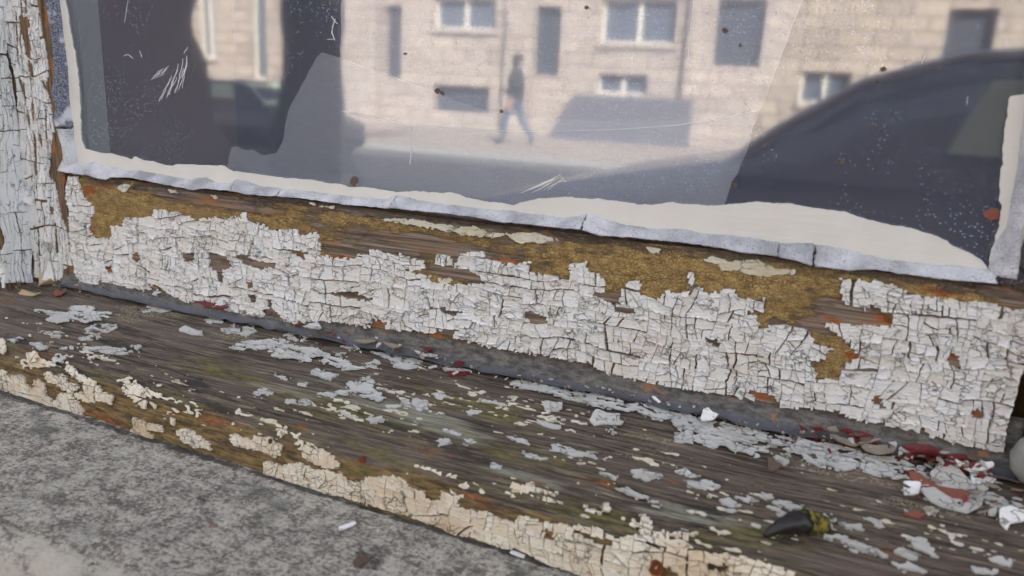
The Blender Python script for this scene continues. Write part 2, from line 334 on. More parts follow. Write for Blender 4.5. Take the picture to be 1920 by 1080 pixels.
def crackle(surf, rect, mask, target, asp, seed, wmax=.0008, wmin=.00013, amin=3e-6, thick=.0006, curl=.0004, lift=.12,
            warp=.0008, step=.0010, tilt=13, presplit=None):
    rg = random.Random(seed); u0, u1, v0, v1 = rect
    st = []; out = []; x = u0; colw = presplit[0] if presplit else u1-u0
    while x < u1-1e-6:                                   # thin column joints, then wider cracks along the grain
        xe = min(u1, x+colw*rg.uniform(.7, 1.3)) if presplit else u1
        if u1-xe < colw*.4: xe = u1
        y = v0
        while y < v1-1e-6:
            ye = min(v1, y+presplit[1]*rg.uniform(.5, 1.6)) if presplit else v1
            g_ = wmax*rg.choice((.1, .25, .5, .8, 1.1)) if presplit else 0; dz = rg.uniform(-.0012, .0012) if presplit else 0
            st.append(([(x+.00005, y+g_/2), (xe-.00005, y+g_/2+dz), (xe-.00005, ye), (x+.00005, ye)], False)); y = ye
        x = xe
    def wp0(U, V):
        a = warp; g = .0028; U, V = U+g*vn(U*38, V*38, seed+31)+.5*g*vn(U*80, V*80, seed+32), V+g*vn(U*30, V*38, seed+33)+.5*g*vn(U*70, V*80, seed+34)
        return (U+a*fbm(U*150, V*150, 2, seed)+.45*a*vn(U*700, V*700, seed+5)+.2*a*vn(U*1700, V*1700, seed+8),
                V+a*.8*fbm(U*150, V*150, 2, seed+9)+.4*a*vn(U*700, V*700, seed+14)+.2*a*vn(U*1700, V*1700, seed+18))
    gs_ = .00035; mg = .002; gu_ = np.arange(u0-mg, u1+mg, gs_); gv_ = np.arange(v0-mg, v1+mg, gs_)
    WU, WV = wp0(*np.meshgrid(gu_, gv_)); nU, nV = len(gu_)-2, len(gv_)-2
    def wp(U, V):                                        # bilinear look-up of the meander field
        fu = np.clip((U-gu_[0])/gs_, 0, nU); fv_ = np.clip((V-gv_[0])/gs_, 0, nV); i = fv_.astype(int); j = fu.astype(int); a = fu-j; b = fv_-i
        L = lambda W_: (W_[i, j]*(1-a)+W_[i, j+1]*a)*(1-b)+(W_[i+1, j]*(1-a)+W_[i+1, j+1]*a)*b
        return L(WU), L(WV)
    while st:
        p, edge = st.pop()
        if len(p) < 3: continue
        ar = area(p)
        if ar < 4e-7: continue
        q = A(p); c = q.mean(0)
        tg = target(c[0], c[1])
        keep = None
        if ar < tg*math.exp(rg.gauss(0, .85)) or edge:
            S = np.vstack([c[None], c+(q-c)*.85, c+(q-c)*.45]); W = wp(S[:, 0], S[:, 1])
            k = look(mask, project(surf.pos(W[0], W[1], 0)))
            if k.all(): keep = 1
            elif not k.any(): continue
            elif ar < amin: keep = 1 if k[0] else 0
            else: edge = True
            if keep == 0: continue
        if keep:
            out.append((p, ar, edge)); continue
        ex = q.max(0)-q.min(0)
        vert = ex[0] > ex[1]*asp*rg.uniform(.7, 1.4)
        an = math.radians(rg.gauss(0, tilt))+(0 if vert else math.pi/2)
        nx, ny = math.cos(an), math.sin(an)
        f = rg.uniform(.32, .68); mid = q.min(0)+ex*A([f, f]); cc = mid[0]*nx+mid[1]*ny
        wd = 2e-5 if edge else min(wmax, wmin+(wmax-wmin)*(ar/.0012)**.6)*rg.choice((.2, .4, .7, 1, 1.6))
        da = rg.uniform(-.5, .5)*wd/max(ex.max(), .003)*2
        n1 = (math.cos(an+da), math.sin(an+da))
        st.append((clip(p, nx, ny, cc+wd/2), edge)); st.append((clip(p, -n1[0], -n1[1], -(mid[0]*n1[0]+mid[1]*n1[1]-wd/2)), edge))
    fl = []
    for p, ar, edge in out:
        U = []; V = []
        for i in range(len(p)):
            a = p[i-1]; b = p[i]; L = math.hypot(b[0]-a[0], b[1]-a[1]); k = max(1, min(14, int(L/step)))
            for j in range(k): U.append(a[0]+(b[0]-a[0])*j/k); V.append(a[1]+(b[1]-a[1])*j/k)
        U, V = wp(A(U), A(V)); n = len(U)
        if n < 3: continue
        cu, cv = U.mean(), V.mean(); sz = math.sqrt(ar)
        c0 = curl*rg.uniform(.1, 1.3)*min(1.6, sz/.005)
        th = thick*rg.uniform(.75, 1.25); tx, ty = rg.gauss(0, .025), rg.gauss(0, .025)
        if edge: tx = ty = 0; c0 *= .3; th = thick
        elif rg.random() < lift: tx, ty = rg.gauss(0, .16), rg.gauss(0, .16); c0 *= 1.8; th *= 1.3
        def hh(u, v, base): return base+np.maximum(-.3*th, (u-cu)*tx+(v-cv)*ty)
        rim = th+c0*(.55+.45*np.sin(U*2300+V*1700+ar*1e7))
        top = surf.pos(U+(cu-U)*.03, V+(cv-V)*.03, hh(U, V, rim)); low = surf.pos(U, V, np.full(n, -.0004))
        Ui, Vi = U+(cu-U)*.30, V+(cv-V)*.30
        inn = surf.pos(Ui, Vi, hh(Ui, Vi, th+c0*.12)); ce = surf.pos(A([cu]), A([cv]), A([th]))
        vs = np.vstack([low, top, inn, ce]); fc = []
        for i in range(n):
            j = (i+1) % n
            fc += [(i, j, n+j, n+i), (n+i, n+j, 2*n+j, 2*n+i), (2*n+i, 2*n+j, 3*n)]
        fl.append((ar, vs, fc))
    fl.sort(key=lambda a: -a[0]); return fl
def add_flakes(fl, m, parent, name, most=300, rest_name='small_paint_flakes'):
    rg = random.Random(len(fl)); tn = lambda: (rg.choice((0, 0, .05, .1, .2, .35)), rg.choice((0, 0, 0, 0, .06)), 0)
    for ar, v, f in fl[:most]: o = child(name, (v, f), m, parent); zone_attr(o, 'tone', A([tn()]*len(v)))
    if len(fl) > most: o = child(rest_name, cat_mesh([(v, f) for _, v, f in fl[most:]]), m, parent, kind='stuff'); zone_attr(o, 'tone', np.vstack([A([tn()]*len(v)) for _, v, f in fl[most:]]))
    print(name, len(fl))
# ---------------------------------------------------------------- ragged sheets by marching squares
def polysd(U, V, poly):
    p = A(poly); ins = np.zeros(U.shape, bool); D = np.full(U.shape, 1e9)
    for i in range(len(p)):
        ax, ay = p[i-1]; bx, by = p[i]
        if ay != by: ins ^= ((ay > V) != (by > V)) & (U < (bx-ax)*(V-ay)/(by-ay)+ax)
        l2 = (bx-ax)**2+(by-ay)**2+1e-18; t = np.clip(((U-ax)*(bx-ax)+(V-ay)*(by-ay))/l2, 0, 1)
        D = np.minimum(D, np.hypot(U-ax-t*(bx-ax), V-ay-t*(by-ay)))
    return np.where(ins, D, -D)
def march(U, V, F):
    ny, nx = F.shape; vid = {}; UV = []
    def node(i, j):
        k = (0, i, j)
        if k not in vid: vid[k] = len(UV); UV.append((U[i, j], V[i, j], F[i, j]))
        return vid[k]
    def cross(i, j, i2, j2):
        k = (1,)+((i, j, i2, j2) if (i, j) < (i2, j2) else (i2, j2, i, j))
        if k not in vid:
            a, b = F[i, j], F[i2, j2]; t = min(.95, max(.05, a/(a-b)))
            vid[k] = len(UV); UV.append((U[i, j]+(U[i2, j2]-U[i, j])*t, V[i, j]+(V[i2, j2]-V[i, j])*t, 0.0))
        return vid[k]
    faces = []; pos = F > 0
    any4 = pos[:-1, :-1] | pos[1:, :-1] | pos[:-1, 1:] | pos[1:, 1:]
    for i, j in np.argwhere(any4):
        q = [(i, j), (i, j+1), (i+1, j+1), (i+1, j)]; f = []
        for k in range(4):
            a = q[k]; b = q[(k+1) % 4]
            if pos[a]: f.append(node(*a))
            if pos[a] != pos[b]: f.append(cross(*a, *b))
        if len(f) >= 3: faces.append(f)
    return A(UV) if UV else np.zeros((0, 3)), faces
def sheet(surf, UV, faces, hfun, bottom=-.0002):
    n = len(UV); top = surf.pos(UV[:, 0], UV[:, 1], hfun(UV[:, 0], UV[:, 1], UV[:, 2]))
    cnt = {}
    for f in faces:
        for k in range(len(f)): cnt[(f[k], f[(k+1) % len(f)])] = 1
    bd = [e for e in cnt if (e[1], e[0]) not in cnt]; vs = sorted({i for e in bd for i in e}); mp = {v: n+k for k, v in enumerate(vs)}
    if callable(bottom): hb = bottom(UV[vs, 0], UV[vs, 1], UV[vs, 2])
    else: hb = np.full(len(vs), bottom)
    low = surf.pos(UV[vs, 0], UV[vs, 1], hb)
    fs = list(map(tuple, faces))+[(b, a, mp[a], mp[b]) for a, b in bd]
    return np.vstack([top, low]), fs
def patch(surf, polypx, grid=.0009, amp=.0007, freq=260, seed=0, t=.0006, curl=.0005, bumpy=.0003, cracks=True, jag=1.0, wear=None):
    poly = [surf.uv(*p) for p in polypx]; p = A(poly); e = amp*2+grid*2
    us = np.arange(p[:, 0].min()-e, p[:, 0].max()+e+grid, grid); vs = np.arange(p[:, 1].min()-e, p[:, 1].max()+e+grid, grid)
    U, V = np.meshgrid(us, vs); Fd = polysd(U, V, poly)+amp*(fbm(U*freq*.7, V*freq*1.9, 3, seed)*1.6+.75*(h2(np.floor(U*430+.8*vn(U*300, V*300, 2)), np.floor(V*900+.8*vn(U*300, V*300, 9)), seed)-.5)*2*jag+.5*vn(U*1100, V*1500, seed+2))
    if wear is not None: Fd = np.minimum(Fd, (wear-fbm(U*130, V*420, 4, seed+60)-.25*vn(U*700, V*1300, seed+61))*.004)
    if cracks:
        cr = np.abs(fbm(U*85, V*150, 2, seed+40)); Fd = np.where((cr < .022) & (Fd < .006), np.minimum(Fd, -.0002), Fd)
    UV, fc = march(U, V, Fd)
    if not fc: return None
    def h(u, v, f): return t+bumpy*fbm(u*160, v*260, 2, seed+3)+curl*np.exp(-np.maximum(f, 0)/.0012)*(.5+.7*vn(u*130, v*130, seed+6))
    return sheet(surf, UV, fc, h, (lambda u, v, f: np.maximum(h(u, v, f)-.0006, -.0002)) if cracks else -.0002)
def zone_attr(o, name, arr):
    at = o.data.color_attributes.new(name, 'FLOAT_COLOR', 'POINT'); a = np.ones((len(o.data.vertices), 4), np.float32); a[:, :3] = arr; at.data.foreach_set('color', a.ravel())
def grid_mesh(surf, us, vs, hf):
    U, V = np.meshgrid(us, vs); Pn = surf.pos(U, V, hf(U, V)); nx = len(us); ny = len(vs)
    I = np.arange(nx*ny).reshape(ny, nx)
    f = np.stack([I[:-1, :-1], I[:-1, 1:], I[1:, 1:], I[1:, :-1]], -1).reshape(-1, 4)
    return Pn.reshape(-1, 3), f, U.ravel(), V.ravel()
def gmesh(name, V, F, m, parent=None, smooth=True, **k):
    me = bpy.data.meshes.new(name); me.vertices.add(len(V)); me.vertices.foreach_set('co', np.asarray(V, np.float32).ravel())
    F = np.asarray(F); me.loops.add(F.size); me.loops.foreach_set('vertex_index', F.ravel().astype(np.int32))
    me.polygons.add(len(F)); me.polygons.foreach_set('loop_start', np.arange(0, F.size, 4, dtype=np.int32)); me.update(calc_edges=True); me.validate()
    me.materials.append(m); me.polygons.foreach_set('use_smooth', [smooth]*len(me.polygons))
    o = bpy.data.objects.new(name, me); COL.objects.link(o)
    if parent is not None: o.parent = parent; o.matrix_parent_inverse = Matrix.Translation(-Vector(parent.location))
    return tag(o, **k)
def blobs(px, L):
    r = np.zeros(len(px))
    for cx, cy, rx, ry, *a in L:
        an = math.radians(a[0] if a else 14); dx = px[:, 0]-cx; dy = px[:, 1]-cy
        X = dx*math.cos(an)+dy*math.sin(an); Y = -dx*math.sin(an)+dy*math.cos(an)
        r = np.maximum(r, np.exp(-((X/rx)**2+(Y/ry)**2)))
    return r

# ================================================================ THE STREET (structure) and the house
def struct(name, vf, m): return link(name, vf[0], vf[1], m, None, False, None, None, None, 'structure')
n = Nt('asphalt'); M['asphalt'] = n.done(n.mix(n.noise(n.P, 40, 6, .7), (.08, .077, .074), (.15, .145, .135)), .85)
n = Nt('paving'); bt = n.n.new('ShaderNodeTexBrick'); n.put(bt.inputs['Vector'], n.P); bt.inputs['Scale'].default_value = 1.2
bt.inputs['Color1'].default_value = (.34, .28, .24, 1); bt.inputs['Color2'].default_value = (.40, .34, .29, 1); bt.inputs['Mortar'].default_value = (.2, .17, .15, 1); bt.inputs['Mortar Size'].default_value = .01
M['paving'] = n.done(bt.outputs[0], .85)
n = Nt('pink_sandstone'); bt = n.n.new('ShaderNodeTexBrick')
sep = n.n.new('ShaderNodeSeparateXYZ'); n.l.new(n.P, sep.inputs[0]); cmb = n.n.new('ShaderNodeCombineXYZ'); n.l.new(sep.outputs[0], cmb.inputs[0]); n.l.new(sep.outputs[2], cmb.inputs[1])
n.put(bt.inputs['Vector'], cmb.outputs[0]); bt.inputs['Scale'].default_value = 1.0; bt.inputs['Brick Width'].default_value = .8; bt.inputs['Row Height'].default_value = .36; bt.inputs['Mortar Size'].default_value = .022
bt.inputs['Color1'].default_value = (.56, .48, .40, 1); bt.inputs['Color2'].default_value = (.40, .335, .285, 1); bt.inputs['Mortar'].default_value = (.17, .14, .13, 1)
c = n.mix(n.ramp(n.noise(n.P, 1.5, 5), .4, .7), bt.outputs[0], (.46, .395, .345)); M['sandstone'] = n.done(c, .85, n.bump(n.math('ADD', n.noise(n.P, 5, 5, .7), n.math('MULTIPLY', bt.outputs['Fac'], -1.0)), .12))
M['trim'] = plain('white_trim', (.74, .70, .62), .6, .3, .1)
M['pane'] = plain('dark_pane', (.10, .12, .15), .08, .5, .2)
M['brick'] = plain('house_brick', (.30, .17, .12), .85, .2, .3, 6)
M['kerb'] = plain('kerb_stone', (.33, .32, .30), .8, .2, .2)
struct('road', box(-400, 400, -400, -1.5, GZ-.5, GZ-.12), M['asphalt'])
struct('pavement', box(-60, 60, -2.2, -.10, GZ-.5, GZ), M['paving'])
struct('pavement_across', box(-60, 60, -21.0, -12.8, GZ-.4, GZ-.004), M['paving'])
link('kerb', *box(-60, 60, -2.36, -2.204, GZ-.4, GZ+.004), M['kerb'], kind='structure')
link('kerb_across', *box(-60, 60, -12.796, -12.64, GZ-.4, GZ), M['kerb'], kind='structure')
# the house that holds the window (its eaves keep sill and near road in shade)
hs_ = empty('house', (0, .15, GZ), 'brick house whose ground floor window and stone ledge fill the picture', 'house')
WX0, WX1, WZ0, WZ1 = -.52, .38, -.16, 1.45
for b in (box(-14, WX0, .06, .36, GZ-.2, 7.2), box(WX1, 14, .06, .36, GZ-.2, 7.2), box(WX0, WX1, .06, .36, GZ-.2, WZ0), box(WX0, WX1, .06, .36, WZ1, 7.2)):
    child('wall', b, M['brick'], hs_)
child('wall', box(-14, -13.7, .361, 8, GZ-.2, 7.2), M['brick'], hs_); child('wall', box(13.7, 14, .361, 8, GZ-.2, 7.2), M['brick'], hs_); child('wall', box(-14, 14, 8.001, 8.3, GZ-.2, 7.2), M['brick'], hs_)
child('roof', ([(-14.3, -.15, 7.201), (14.3, -.15, 7.201), (14.3, 8.6, 7.201), (-14.3, 8.6, 7.201), (-14.3, 4.2, 8.4), (14.3, 4.2, 8.4)], [(0, 1, 5, 4), (2, 3, 4, 5), (1, 2, 5), (3, 0, 4), (3, 2, 1, 0)]), plain('slate', (.1, .1, .11)), hs_)
child('room_floor', box(-2.6, 2.2, .361, 4, -.75, -.7), M['dark'], hs_); child('room_ceiling', box(-2.6, 2.2, .361, 4, 1.9, 1.95), M['dark'], hs_)
for b in (box(-2.65, -2.601, .361, 4, -.75, 1.95), box(2.201, 2.25, .361, 4, -.75, 1.95), box(-2.65, 2.25, 4.001, 4.05, -.75, 1.95)): child('room_wall', b, M['dark'], hs_)
cv = []; cf = []
for i in range(61):
    x = -1.25+i*.011; yy = .52+.03*math.sin(i*.9)+.012*math.sin(i*2.3)
    cv += [(x, yy, -.6), (x, yy, 1.6)]
    if i: cf.append((2*i-2, 2*i, 2*i+1, 2*i-1))
cu = link('curtain', cv, cf, M['curtain'], None, True, 'dark violet curtain hanging inside behind the left of the pane', 'curtain')
cu.modifiers.new('thickness', 'SOLIDIFY').thickness = .004
struct('ground', ([(-1500, -1500, GZ-.3), (1500, -1500, GZ-.3), (1500, 1500, GZ-.3), (-1500, 1500, GZ-.3)], [(0, 1, 2, 3)]), plain('earth', (.1, .09, .06), .9))
# ================================================================ STONE LEDGE
led_p = [(.055, -.0535), (0, -.0537), (-.06, -.0539), (-.12, -.054), (-.178, -.0545)]
for a in (20, 40, 60, 80): led_p.append((-.178-.013*math.sin(math.radians(a)), -.0545-.013*(1-math.cos(math.radians(a)))))
led_p += [(-.192, -.075), (-.192, -.155)]
LEDP = Profile(led_p, 0.0)
def edgewear(U, V):
    d = np.exp(-((V-LEDP.s[5])/.012)**2)
    return d*(-.0025*np.maximum(0, fbm(U*45, V*60, 3, 5)+.15)*2)
ledge = empty('stone_ledge', (0, -.07, -.16), 'speckled grey stone window ledge with pale worn front edge under the wooden sill', 'ledge')
V_, F_, gu, gv = grid_mesh(LEDP, np.arange(-.56, .44, .0016), np.linspace(0, LEDP.s[-1], 190), lambda U, V: .0009*fbm(U*170, V*220, 4, 3)+.0006*fbm(U*25, V*25, 2, 8)+edgewear(U, V))
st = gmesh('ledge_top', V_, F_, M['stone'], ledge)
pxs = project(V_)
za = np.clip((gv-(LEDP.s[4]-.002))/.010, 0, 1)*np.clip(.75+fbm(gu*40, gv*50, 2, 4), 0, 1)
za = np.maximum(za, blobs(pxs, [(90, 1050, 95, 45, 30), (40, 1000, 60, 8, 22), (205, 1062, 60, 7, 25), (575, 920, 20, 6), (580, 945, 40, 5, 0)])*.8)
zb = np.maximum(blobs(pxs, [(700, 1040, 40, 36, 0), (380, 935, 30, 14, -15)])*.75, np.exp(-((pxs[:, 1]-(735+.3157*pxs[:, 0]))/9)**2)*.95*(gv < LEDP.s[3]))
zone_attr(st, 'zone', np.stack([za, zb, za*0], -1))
child('ledge_body', box(-.56, .44, -.19, .055, -.16, -.075), M['stone'], ledge)

# ================================================================ WOODEN SILL
sill = empty('wooden_sill', (0, -.05, -.055), 'weathered wooden window sill with peeling white and cream paint, sloping to the stone ledge', 'sill')
us = np.arange(-.53, .39, .0011); vs = np.concatenate([np.arange(0, S_AR-.02, .0011), np.arange(S_AR-.02, SILL.s[-1], .0008)])
def sill_h(U, V):
    g = fbm(U*14, V*420, 4, 11)
    wz = np.exp(-((V-(S_AR+.002))/.017)**2)*np.clip(.55+1.1*vn(U*9, V*20, 2), 0, 1)
    h = .00030*g+wz*(-.0045*np.abs(fbm(U*16, V*260, 4, 21))*1.6+.0010*g)
    h += -.0016*np.exp(-((V-(S_AR+.004+.004*vn(U*8, V*0, 33)))/.0009)**2)*np.clip(vn(U*13, V*0, 35)+.2, 0, 1)
    return h+.0006*fbm(U*20, V*60, 2, 6)
V_, F_, gu, gv = grid_mesh(SILL, us, vs, sill_h); bd = gmesh('sill_board', V_, F_, M['sill'], sill); px = project(V_)
arr = np.exp(-((gv-(S_AR+.004))/.012)**2); frt = np.clip((gv-S_AR-.004)/.008, 0, 1)
alg = np.maximum(.5*arr, np.maximum(blobs(px, [(640, 770, 240, 32, 17), (430, 700, 150, 26, 18), (960, 850, 200, 26, 15), (1060, 960, 180, 26, 15), (1420, 1010, 200, 34, 12), (880, 760, 200, 30, 12), (300, 820, 110, 14, 19), (680, 880, 60, 22, 18), (500, 890, 90, 12, 18), (1200, 1000, 90, 20)])*.75, .6*np.clip((gv-SILL.s[-1]+.012)/.008, 0, 1)))
rst = np.maximum(.22*frt, blobs(px, [(210, 800, 120, 30, 19), (380, 780, 120, 22, 19), (60, 660, 50, 18), (680, 862, 10, 26, 90), (1215, 1055, 70, 30, 10), (1030, 1000, 20, 22), (820, 850, 90, 12, 17), (1010, 905, 60, 10, 14), (880, 930, 70, 18, 15), (1120, 905, 60, 10, 15), (1270, 1010, 40, 15), (1660, 1035, 60, 16, 10), (560, 800, 50, 10), (20, 560, 30, 14), (1260, 905, 40, 8, 10)])*.62)
mld_dark = blobs(px, [(360, 715, 70, 14, 10), (395, 760, 60, 10, 18), (760, 805, 140, 9, 18), (900, 860, 130, 8, 17), (1330, 955, 90, 16, 10), (230, 650, 80, 10, 15), (600, 760, 60, 6, 18), (160, 790, 6, 40, 90), (1480, 1015, 70, 14, 0), (40, 640, 40, 12), (1560, 1000, 50, 10)])*.75
mld_dark = np.maximum(mld_dark, .6*np.exp(-((gv-SILL.s[-1])/.0025)**2))  # also darker along the bottom edge of the front
snd = blobs(px, [(270, 590, 150, 26, 8), (470, 640, 160, 18, 12), (1230, 835, 70, 22, 12), (1620, 890, 160, 26, 10), (1750, 950, 120, 20, 10), (330, 560, 90, 14)])*.6
ggr = blobs(px, [(700, 760, 230, 26, 17), (560, 740, 110, 18, 17), (820, 790, 150, 20, 17), (1000, 900, 120, 12, 15), (1280, 965, 110, 18, 12), (520, 800, 60, 6, 18)])*.75
zone_attr(bd, 'zone', np.stack([alg, rst, mld_dark], -1)); zone_attr(bd, 'zone2', np.stack([snd, ggr, np.clip(frt*.75, 0, 1)], -1))
child('sill_underside', box(-.53, .39, -.080, .05, -.0535+.0015, -.03), M['sill'], sill)

# ================================================================ LEAD FLASHING between sash and sill
bot_px = [(120, 505), (147, 520), (157, 533), (183, 536), (240, 540), (277, 543), (320, 552), (350, 566), (400, 572), (433, 585), (497, 598), (550, 605), (600, 602), (643, 605), (693, 612), (723, 617), (818, 624), (853, 633), (927, 652), (1017, 665), (1060, 672), (1110, 683), (1130, 697), (1177, 708), (1233, 720), (1293, 730), (1373, 741), (1417, 750), (1460, 762), (1540, 766), (1573, 771), (1597, 783), (1653, 793), (1737, 812), (1760, 821), (1840, 841), (1892, 850)]
bp = A([RAIL.uv(*p) for p in bot_px])
def zbot(x): return np.interp(x, bp[:, 0], bp[:, 1])
fl_px = [(225, 540), (262, 544), (290, 558), (330, 556), (400, 580), (440, 590), (520, 606), (560, 618), (620, 642), (655, 650), (720, 655), (760, 668), (830, 690), (880, 694), (960, 713), (1020, 722), (1080, 738), (1140, 738), (1180, 752), (1270, 768), (1330, 788), (1400, 806), (1470, 820), (1560, 832), (1640, 850), (1740, 872), (1850, 900)]
fp = A([SILL.uv(*p) for p in fl_px])
fxs = np.linspace(-.36, .245, 420); fv = np.interp(fxs, fp[:, 0], fp[:, 1]); rows = []; zz = []
yF = SILL.pos(fxs, fv, 0); yF[:, 1] = np.minimum(yF[:, 1], -.0045)
yF[:, 2] = -.014+t8*(yF[:, 1]+.008)
wav = .0024*fbm(fxs*42, fxs*0, 3, 3)
for t, (y, z) in enumerate([(.004, .014), (.0025, .006), (.001, -.001), (-.001, -.0062)]):
    rows.append(np.stack([fxs, np.full_like(fxs, y), z+.0006*vn(fxs*40, fxs*0+t, 4)], 1)); zz.append(np.full_like(fxs, t*.06))
for k in (.25, .5, .75, .95):
    y = -.001+(yF[:, 1]+.001)*k; rows.append(np.stack([fxs, y, np.maximum(-.0062-.0052*k**.6, yF[:, 2]+.0012)+.0004*vn(fxs*70, fxs*0+k*9, 6)], 1)); zz.append(np.full_like(fxs, .35+.65*k))
rows.append(np.stack([fxs, yF[:, 1]+wav, yF[:, 2]+.0018+np.abs(wav)*1.2], 1)); zz.append(np.ones_like(fxs))
rows.append(np.stack([fxs, yF[:, 1]+wav-.0009, yF[:, 2]+.0024+np.abs(wav)*1.6], 1)); zz.append(np.full_like(fxs, .9))
V_ = np.vstack(rows); I = np.arange(len(V_)).reshape(len(rows), -1); F_ = np.stack([I[:-1, :-1], I[1:, :-1], I[1:, 1:], I[:-1, 1:]], -1).reshape(-1, 4)
FLP = Profile([(.003, .010), (.001, -.001), (-.001, -.0060), (-.004, -.0090), (-.008, -.0104), (-.0125, -.0112)], 0.0)
fo = gmesh('lead_flashing', V_, F_, M['flash'], None, True, label='grey lead flashing strip with wavy curled lip under the bottom rail', cat='flashing')
za = np.concatenate(zz); zone_attr(fo, 'zone', np.stack([za, za, za], -1))
sm = fo.modifiers.new('thickness', 'SOLIDIFY'); sm.thickness = .0007; sm.offset = -1

# ================================================================ SASH
sash = empty('sash_window', (0, .02, 0), 'old white timber sash window with flaking paint, putty and a dirty pane', 'window')
ZT = .0725
def ztop(x): return ZT+.0008*vn(x*30, x*0, 2)
us = np.arange(-.3445, .2378, .0012); vs = np.linspace(0, 1, 66)
U, T = np.meshgrid(us, vs); Z = zbot(U)+(ztop(U)-zbot(U))*T
Yh = -.0005*fbm(U*12, Z*420, 3, 4)*np.clip((T-.3)*3, 0.3, 1)-.0004*fbm(U*60, Z*200, 2, 9)+np.where(T > .94, .0012*(T-.94)/.06, 0)
Pn = np.stack([U, Yh, Z], -1).reshape(-1, 3); I = np.arange(len(Pn)).reshape(U.shape)
F_ = np.stack([I[:-1, :-1], I[:-1, 1:], I[1:, 1:], I[1:, :-1]], -1).reshape(-1, 4)
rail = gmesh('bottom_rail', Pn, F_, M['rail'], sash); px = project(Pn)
och = blobs(px, [(240, 395, 90, 45), (220, 430, 60, 22), (330, 375, 120, 14, 10), (420, 395, 160, 12, 12), (560, 410, 140, 22, 10), (640, 420, 110, 22, 10), (720, 430, 80, 12, 8), (1000, 478, 160, 34, 10), (1150, 480, 160, 34, 12), (1300, 515, 170, 40, 12), (1480, 560, 110, 40, 12), (850, 480, 40, 10), (1540, 640, 60, 60, 0), (300, 600, 120, 20, 15), (500, 600, 60, 16)])
och = np.clip(.85-.75*blobs(px, [(400, 375, 170, 15, 10), (800, 462, 210, 24, 8), (960, 440, 160, 14, 8), (660, 470, 80, 16), (1600, 592, 90, 26), (880, 515, 100, 16), (1150, 562, 80, 18), (480, 490, 80, 20), (1540, 610, 60, 14), (700, 400, 200, 9, 9), (1880, 555, 60, 20)]), 0, 1)
org = blobs(px, [(165, 355, 18, 26, 90), (195, 345, 30, 10), (170, 435, 15, 12), (205, 507, 16, 10), (1780, 548, 80, 12, 8), (1600, 668, 22, 16), (1660, 600, 40, 10), (960, 490, 60, 6), (1430, 742, 30, 12, 15), (640, 482, 60, 4, 2), (400, 372, 40, 5), (1560, 600, 40, 8), (290, 535, 16, 8), (1790, 670, 40, 18), (1825, 775, 20, 10), (1645, 750, 14, 14), (710, 606, 20, 8)])
drk = np.maximum(np.exp(-((T.ravel()-1.0)/.11)**2)*.8, blobs(px, [(330, 350, 120, 9, 9), (900, 430, 200, 8, 9), (1640, 530, 90, 7, 5), (1870, 555, 40, 16), (1400, 480, 160, 8, 10), (700, 470, 160, 6, 8), (870, 520, 80, 10, 12), (300, 545, 90, 8, 15)])*.6)  # dark weathered wood, with the putty's shadow line painted along the top edge
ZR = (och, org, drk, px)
# body of the rail behind its face
bx = [(x, y, z) for x in (-.3445, .2375) for y, z in ((.0015, -.004), (.042, -.004), (.042, .074), (.012, .074), (.010, .0725), (.0015, .0712))]
child('rail_body', (bx, [(0, 1, 2, 3, 4, 5), (11, 10, 9, 8, 7, 6)]+[(i, i+6, (i+1) % 6+6, (i+1) % 6) for i in range(6)]), M['stile'], rail)

# white paint on the rail, traced
top = [(118, 332), (147, 331), (153, 356), (162, 374), (171, 382), (177, 391), (176, 404), (171, 409), (171, 422), (169, 431), (176, 440), (184, 447), (209, 447), (211, 436), (208, 424), (231, 424), (232, 410), (267, 408), (289, 402), (290, 392), (333, 397), (350, 402), (367, 413), (397, 408), (453, 408), (455, 397), (463, 397), (465, 415), (500, 423), (502, 432), (560, 430), (562, 443), (597, 435), (603, 463), (600, 477), (613, 483), (670, 485), (673, 477), (693, 477), (695, 469), (718, 472), (767, 480), (790, 487), (799, 498), (787, 506), (715, 506), (760, 508), (800, 517), (810, 530), (857, 533), (913, 533), (893, 510), (852, 500), (863, 477), (880, 473), (908, 473), (910, 487), (947, 495), (973, 493), (995, 490), (995, 510), (1007, 515), (1047, 515), (1050, 523), (1070, 522), (1068, 492), (1100, 492), (1102, 508), (1123, 510), (1137, 537), (1138, 549), (1092, 545), (1117, 555), (1150, 570), (1153, 583), (1190, 590), (1195, 580), (1158, 574), (1163, 548), (1180, 525), (1200, 527), (1202, 553), (1228, 560), (1226, 572), (1247, 548), (1287, 548), (1297, 535), (1287, 523), (1290, 508), (1302, 510), (1303, 533), (1317, 537), (1322, 548), (1353, 547), (1358, 538), (1377, 542), (1383, 557), (1420, 563), (1435, 560), (1433, 585), (1383, 583), (1420, 595), (1423, 613), (1442, 622), (1438, 600), (1450, 595), (1477, 606), (1500, 610), (1520, 623), (1523, 640), (1558, 653), (1555, 662), (1540, 677), (1520, 678), (1530, 707), (1573, 713), (1577, 687), (1595, 680), (1613, 663), (1597, 653), (1573, 627), (1530, 603), (1617, 610), (1673, 610), (1680, 593), (1653, 583), (1647, 573), (1627, 573), (1622, 583), (1607, 573), (1580, 567), (1577, 547), (1573, 522), (1653, 528), (1690, 541), (1713, 553), (1757, 560), (1860, 570), (1925, 585), (1925, 860)]
W = newmask(); raster([top+bot_px[::-1]], 1, W)
raster([[(818, 478), (837, 477), (849, 485), (848, 498), (820, 497)]], 1, W)
